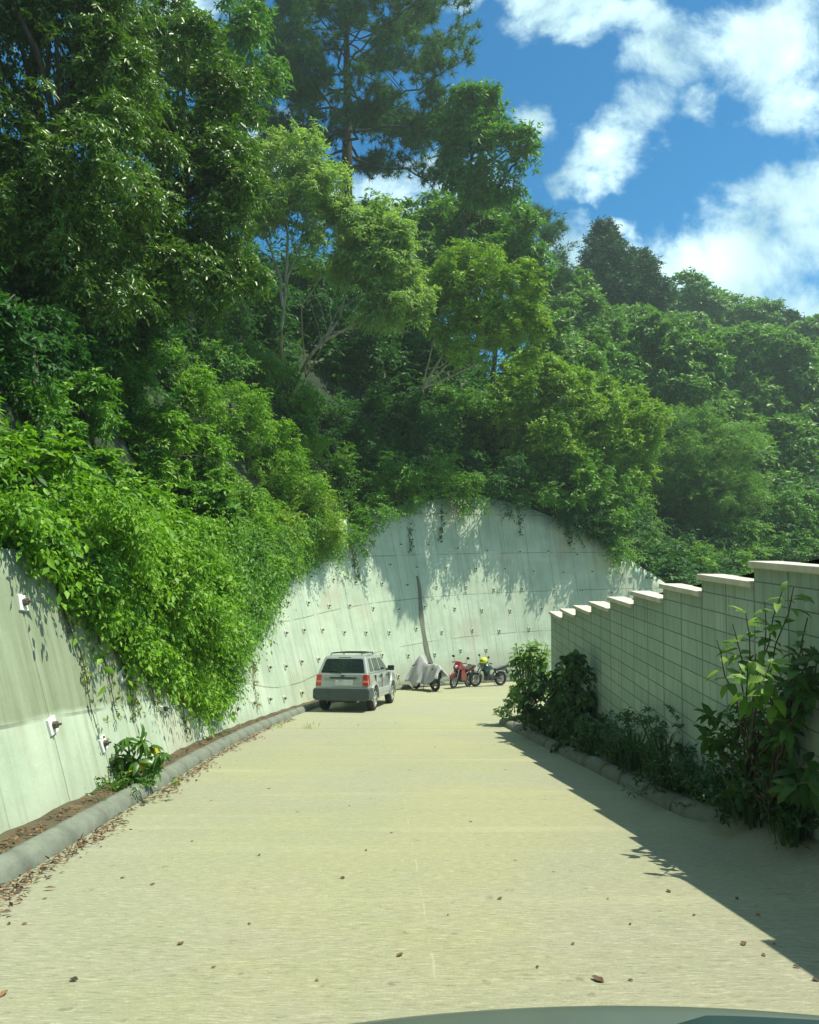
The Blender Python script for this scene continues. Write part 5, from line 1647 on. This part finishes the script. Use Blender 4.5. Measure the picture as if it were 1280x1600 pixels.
# ------------------------------------------------------------------ motorcycles
def motorcycle(label, rear, front, body_col, seat_col, lean, fairing, tag_name, mirrors=True):
    root = thing('motorcycle', label, 'motorcycle')
    M = frame_from(rear, front)
    root.matrix_world = M @ Matrix.Rotation(lean, 4, 'X')
    WB = (Vector(front) - Vector(rear)).length
    mb = plain(tag_name + '_paint', body_col, .3, 0, .1, coat=.5)
    ms = plain(tag_name + '_seat', seat_col, .6)
    for nm, x, r in (('rear_wheel', 0, .30), ('front_wheel', WB, .30)):
        w = bpy.data.objects.new(nm, None); COL.objects.link(w); w.parent = root; w.location = (x, 0, r)
        bm = bmesh.new(); add_torus(bm, (0, 0, 0), (0, 1, 0), r - .055, .06 if nm == 'rear_wheel' else .05, 28, 8); bm_obj('tyre', bm, M_BLACK, w, smooth=True)
        bm = bmesh.new(); add_torus(bm, (0, 0, 0), (0, 1, 0), r - .105, .018, 24, 6)
        add_cyl(bm, (0, -.06, 0), (0, .06, 0), .04, .04, 12)
        for i in range(6):
            a_ = i * math.pi / 3; add_cyl(bm, (0, 0, 0), (math.cos(a_) * (r - .1), 0, math.sin(a_) * (r - .1)), .014, .012, 6)
        add_cyl(bm, (0, .05, 0), (0, .058, 0), .11, .11, 18)
        bm_obj('rim', bm, M_STEEL, w)
    hx, hz = WB - .34, .90
    bm = bmesh.new()
    for sy in (-1, 1): add_tube(bm, [(WB, sy * .085, .30), (WB - .17, sy * .085, .66), (hx, sy * .08, hz)], [.03, .026, .022])
    bm_obj('fork', bm, M_STEEL, root, smooth=True)
    bm = bmesh.new()
    for sg in range(6):
        pass
    pts = [(WB + .30 * math.cos(R(a_)) * 1.08, 0, .30 + .30 * math.sin(R(a_)) * 1.12) for a_ in range(20, 165, 18)]
    for a_, b_ in zip(pts[:-1], pts[1:]):
        m_ = (Vector(a_) + Vector(b_)) / 2; d_ = Vector(b_) - Vector(a_)
        add_box(bm, m_, (d_.length * 1.15, .11, .018), Matrix.Rotation(-math.atan2(d_.z, d_.x), 3, 'Y'))
    bm_obj('front_mudguard', bm, mb, root, bevel=.008)
    bm = bmesh.new()
    add_tube(bm, [(hx + .02, 0, hz - .08), (WB - .50, 0, .62), (WB - .55, 0, .30), (.48, 0, .28), (.36, 0, .55), (.10, 0, .74)], .032)
    for sy in (-1, 1): add_tube(bm, [(.45, sy * .10, .36), (0, sy * .11, .30)], .022)
    for sy in (-1, 1): add_tube(bm, [(.12, sy * .10, .36), (.22, sy * .11, .66)], .026)
    bm_obj('frame', bm, M_TRIM, root, smooth=True)
    bm = bmesh.new()
    add_box(bm, (.58, 0, .36), (.36, .26, .22)); add_box(bm, (.70, 0, .53), (.17, .19, .24), Matrix.Rotation(R(18), 3, 'Y'))
    for i in range(5): add_box(bm, (.715 + i * .012, 0, .45 + i * .045), (.20, .225, .014), Matrix.Rotation(R(18), 3, 'Y'))
    add_cyl(bm, (.54, -.17, .35), (.54, .17, .35), .10, .10, 16)
    bm_obj('engine', bm, plain(tag_name + '_engine', (.06, .06, .06), .45, .5), root, bevel=.015)
    bm = bmesh.new()
    rings = []
    for x, w_, z0, z1 in ((.46, .085, .70, .78), (.55, .13, .66, .86), (.70, .165, .64, .93), (.86, .15, .68, .93), (.96, .08, .74, .88)):
        rings.append([bm.verts.new((x * WB / 1.3, w_ * math.cos(t), (z0 + z1) / 2 + (z1 - z0) / 2 * math.sin(t))) for t in np.linspace(0, 2 * math.pi, 14, endpoint=False)])
    for a_, b_ in zip(rings[:-1], rings[1:]):
        for i in range(14): bm.faces.new((a_[i], a_[(i + 1) % 14], b_[(i + 1) % 14], b_[i]))
    bm.faces.new(rings[0]); bm.faces.new(rings[-1][::-1])
    bm_obj('fuel_tank', bm, mb, root, smooth=True)
    bm = bmesh.new()
    add_poly_prism(bm, [(x, -.12, z) for x, z in ((.55, .73), (.50, .79), (.30, .78), (.05, .86), (-.22, .90), (-.24, .85), (0, .77), (.3, .70))], (0, .24, 0)); bm_obj('seat', bm, ms, root, bevel=.03)
    bm = bmesh.new()
    add_poly_prism(bm, [(x, -.10, z) for x, z in ((.35, .62), (.32, .70), (0, .77), (-.36, .90), (-.38, .83), (-.05, .66))], (0, .20, 0)); bm_obj('tail', bm, mb, root, bevel=.025)
    bm = bmesh.new(); add_box(bm, (-.37, 0, .83), (.05, .14, .07)); bm_obj('tail_light', bm, M_RED, root, bevel=.012)
    bm = bmesh.new(); add_box(bm, (-.30, 0, .60), (.03, .16, .24), Matrix.Rotation(R(25), 3, 'Y')); bm_obj('rear_mudguard', bm, M_TRIM, root, bevel=.006)
    bm = bmesh.new()
    add_tube(bm, [(hx - .12, -.38, hz + .09), (hx - .03, -.2, hz + .12), (hx, 0, hz + .06), (hx - .03, .2, hz + .12), (hx - .12, .38, hz + .09)], .017)
    bar = bm_obj('handlebar', bm, M_TRIM, root, smooth=True)
    for sy in (-1, 1):
        bm = bmesh.new(); add_cyl(bm, (hx - .10, sy * .34, hz + .09), (hx - .15, sy * .44, hz + .085), .024, .024, 10); bm_obj('grip', bm, M_BLACK, bar)
        if not mirrors: continue
        bm = bmesh.new(); add_tube(bm, [(hx - .05, sy * .24, hz + .11), (hx - .02, sy * .32, hz + .30)], .009, 6); add_ball(bm, (hx - .02, sy * .34, hz + .34), (.02, .075, .05)); bm_obj('mirror', bm, M_TRIM, root, smooth=True)
    bm = bmesh.new()
    if fairing:
        add_poly_prism(bm, [(x, -.13, z) for x, z in ((WB - .40, .70), (WB - .36, 1.02), (WB - .22, 1.08), (WB - .04, .86), (WB - .08, .74))], (0, .26, 0))
        for sy in (-1, 1): add_poly_prism(bm, [(x, sy * .15, z) for x, z in ((.55, .30), (.52, .50), (.74, .72), (WB - .25, .78), (WB - .20, .62), (.92, .34))], (0, sy * .035, 0))
    else:
        add_poly_prism(bm, [(x, -.10, z) for x, z in ((WB - .34, .78), (WB - .36, 1.0), (WB - .26, 1.02), (WB - .14, .90), (WB - .16, .80))], (0, .20, 0))
        for sy in (-1, 1): add_poly_prism(bm, [(x, sy * .13, z) for x, z in ((.62, .58), (.66, .70), (WB - .32, .76), (WB - .38, .60))], (0, sy * .03, 0))
    bm_obj('fairing', bm, mb, root, bevel=.025)
    bm = bmesh.new(); add_ball(bm, (WB - .13 if not fairing else WB - .09, 0, .86), (.06, .09, .07)); bm_obj('headlight', bm, plain(tag_name + '_lens', (.5, .52, .5), .1, 0, coat=.5), root, smooth=True)
    bm = bmesh.new(); add_tube(bm, [(.72, -.12, .42), (.66, -.15, .22), (.35, -.17, .24)], .024); add_cyl(bm, (.36, -.17, .25), (-.16, -.18, .42), .05, .058, 14); bm_obj('exhaust', bm, M_STEEL, root, smooth=False)
    bm = bmesh.new(); add_tube(bm, [(.52, .13, .27), (.40, .32, .02)], .014, 6); add_box(bm, (.40, .33, .012), (.07, .04, .014)); bm_obj('kickstand', bm, M_STEEL, root)
    return root


def gp(x, y): return (x, y, float(zg(y)))


motorcycle('dark motorcycle half hidden under a grey cover beside the car', gp(.99, 28.55), gp(.27, 29.6), (.02, .02, .025), (.02, .02, .02), R(-4), False, 'dark', mirrors=False)
motorcycle('red faired motorcycle parked in the middle of the three bikes', gp(2.42, 30.75), gp(1.75, 29.75), (.20, .008, .022), (.03, .028, .03), R(-7), True, 'red')
motorcycle('dark blue green motorcycle at the right end of the three bikes', gp(3.82, 31.35), gp(2.72, 30.75), (.008, .04, .045), (.16, .17, .17), R(-6), False, 'blue')

# grey cover thrown over the first bike
Mc = frame_from(gp(.99, 28.55), gp(.27, 29.6)) @ Matrix.Rotation(R(-4), 4, 'X')
cov = thing('motorcycle_cover', 'pale grey fabric cover draped over the first motorcycle', 'cover')
cov.matrix_world = Mc
nx, ny = 56, 33
V, Q = [], []
rs = np.random.RandomState(6)
fold = rs.rand(12) * 6.28
for i in range(nx):
    u = i / (nx - 1); x = -.50 + u * 2.0
    top = np.interp(x, [-.50, -.35, -.1, .2, .42, .58, .72, .84, .98, 1.2, 1.5], [.84, 1.0, 1.04, 1.02, 1.02, 1.12, 1.30, 1.36, 1.28, 1.08, .82])
    wd = np.interp(x, [-.5, -.2, .3, .75, .95, 1.2, 1.5], [.20, .30, .34, .46, .54, .46, .22])
    hem = np.interp(x, [-.5, -.2, .1, .5, .9, 1.2, 1.5], [.54, .42, .30, .24, .28, .36, .46]) + .05 * math.sin(u * 17)
    for j in range(ny):
        v = (j / (ny - 1)) * 2 - 1; a_ = abs(v)
        # the cloth runs over a narrow ridge, then falls like a tent down either side
        yy = math.copysign(wd * a_ ** .8, v)
        zz = hem + (top - hem) * (1 - a_ ** 1.25)
        ampl = .008 + .085 * a_ ** 1.5
        yy += math.copysign(1, v) * ampl * (math.sin(u * 23 + fold[0] + a_ * 2) + .6 * math.sin(u * 41 + fold[1] - a_ * 3))
        xx = x + .04 * math.sin(a_ * 5 + u * 13) * a_
        zz += .012 * math.sin(u * 31 + v * 4) * (1 - a_ * .5) + (.03 * math.sin(u * 29 + fold[2]) if a_ > .9 else 0)
        V.append((xx, yy, zz))
for i in range(nx - 1):
    for j in range(ny - 1): Q.append((i * ny + j, (i + 1) * ny + j, (i + 1) * ny + j + 1, i * ny + j + 1))
M_CLOTH = plain('grey_cover_cloth', (.35, .345, .365), .8, 0, .10, 5)
co = link('cloth', np_mesh('cloth', V, np.zeros((0, 3)), Q, smooth=True), M_CLOTH, cov, world_space=False)
co.modifiers.new('thickness', 'SOLIDIFY').thickness = .012

# helmet hung on the right-hand bike
hel = thing('crash_helmet', 'bright yellow green crash helmet resting on the dark blue green motorcycle', 'helmet', (3.08, 30.86, float(zg(30.86)) + 1.06))
M_HV = plain('high_visibility_yellow', (.62, .70, .02), .35, 0, .08, coat=.4)
bm = bmesh.new(); vs_ = add_ball(bm, (0, 0, 0), (.165, .14, .15), 24, 16)
for v in bm.verts:
    if v.co.z < -.05: v.co.z = -.05 + (v.co.z + .05) * .7
    if v.co.x < -.06 and v.co.z < .02: v.co.x *= 1.12
bm_obj('shell', bm, M_HV, hel, smooth=True)
bm = bmesh.new(); add_ball(bm, (-.035, -.02, .01), (.140, .122, .055), 20, 10); bm_obj('visor', bm, M_GLASS, hel, smooth=True)
bm = bmesh.new(); add_torus(bm, (0, 0, -.10), (0, 0, 1), .115, .02, 22, 6); bm_obj('padding', bm, plain('green_padding', (.08, .22, .05), .8), hel, smooth=True)

# ------------------------------------------------------------------ the front of the car the photo is taken from
M_HOOD = plain('dusty_grey_green_paint', (.075, .10, .08), .4, .1, .10, 3, coat=.15)
own = thing('car_front', 'dusty grey car bonnet edge at the very bottom of the view', 'car bonnet', (.5, 1.0, float(zg(1.0))))
V, Q = [], []
xs_, ny = np.linspace(-.55, 1.42, 44), 22
for i, x in enumerate(xs_):
    q = (x - .45) / .9
    for j in range(ny):
        t = j / (ny - 1)
        if t < .72:
            y = .35 + (1.62 - .35) * t / .72; z = .479 + (1.62 - y) * .05 - .022 * q * q
        else:
            a_ = (t - .72) / .28 * R(88); y = 1.62 + .05 * math.sin(a_) - .05 * q * q; z = .479 - .022 * q * q - .05 * (1 - math.cos(a_)) - .30 * max(0, (t - .86) / .14)
        V.append((x, y - .06 * q * q, z))
for i in range(len(xs_) - 1):
    for j in range(ny - 1): Q.append((i * ny + j, (i + 1) * ny + j, (i + 1) * ny + j + 1, i * ny + j + 1))
bo = link('bonnet', np_mesh('bonnet', V, np.zeros((0, 3)), Q, smooth=True), M_HOOD, own)
bo.modifiers.new('thickness', 'SOLIDIFY').thickness = .02
V, Q = [], []  # dark reflection on the bonnet, built as a thin strip of dark colour
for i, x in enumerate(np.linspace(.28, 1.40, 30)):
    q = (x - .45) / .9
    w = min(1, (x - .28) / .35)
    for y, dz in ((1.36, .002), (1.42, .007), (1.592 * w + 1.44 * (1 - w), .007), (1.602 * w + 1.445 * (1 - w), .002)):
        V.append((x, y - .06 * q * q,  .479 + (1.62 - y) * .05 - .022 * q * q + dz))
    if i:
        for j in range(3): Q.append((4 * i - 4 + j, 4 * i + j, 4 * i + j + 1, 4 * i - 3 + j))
link('reflection_strip', np_mesh('reflection_strip', V, np.zeros((0, 3)), Q, smooth=True), plain('painted_teal_reflection', (.012, .035, .035), .5, 0, .2, 9), own)

# ------------------------------------------------------------------ air
k = Nodes('haze_air')
k.N.remove(k.p)
pv = k.N.new('ShaderNodeVolumePrincipled')
pv.inputs['Color'].default_value = (.72, .95, .92, 1)
pv.inputs['Density'].default_value = .0010
pv.inputs['Anisotropy'].default_value = .35
k.L.new(pv.outputs[0], k.out.inputs['Volume'])
bm = bmesh.new(); add_box(bm, (40, 70, 14), (260, 250, 62))
hz = bm_obj('haze', bm, k.mat)
tag(hz, 'thin bright haze in the air over the road and slope', kind='stuff')
SC.cycles.volume_bounces = 0
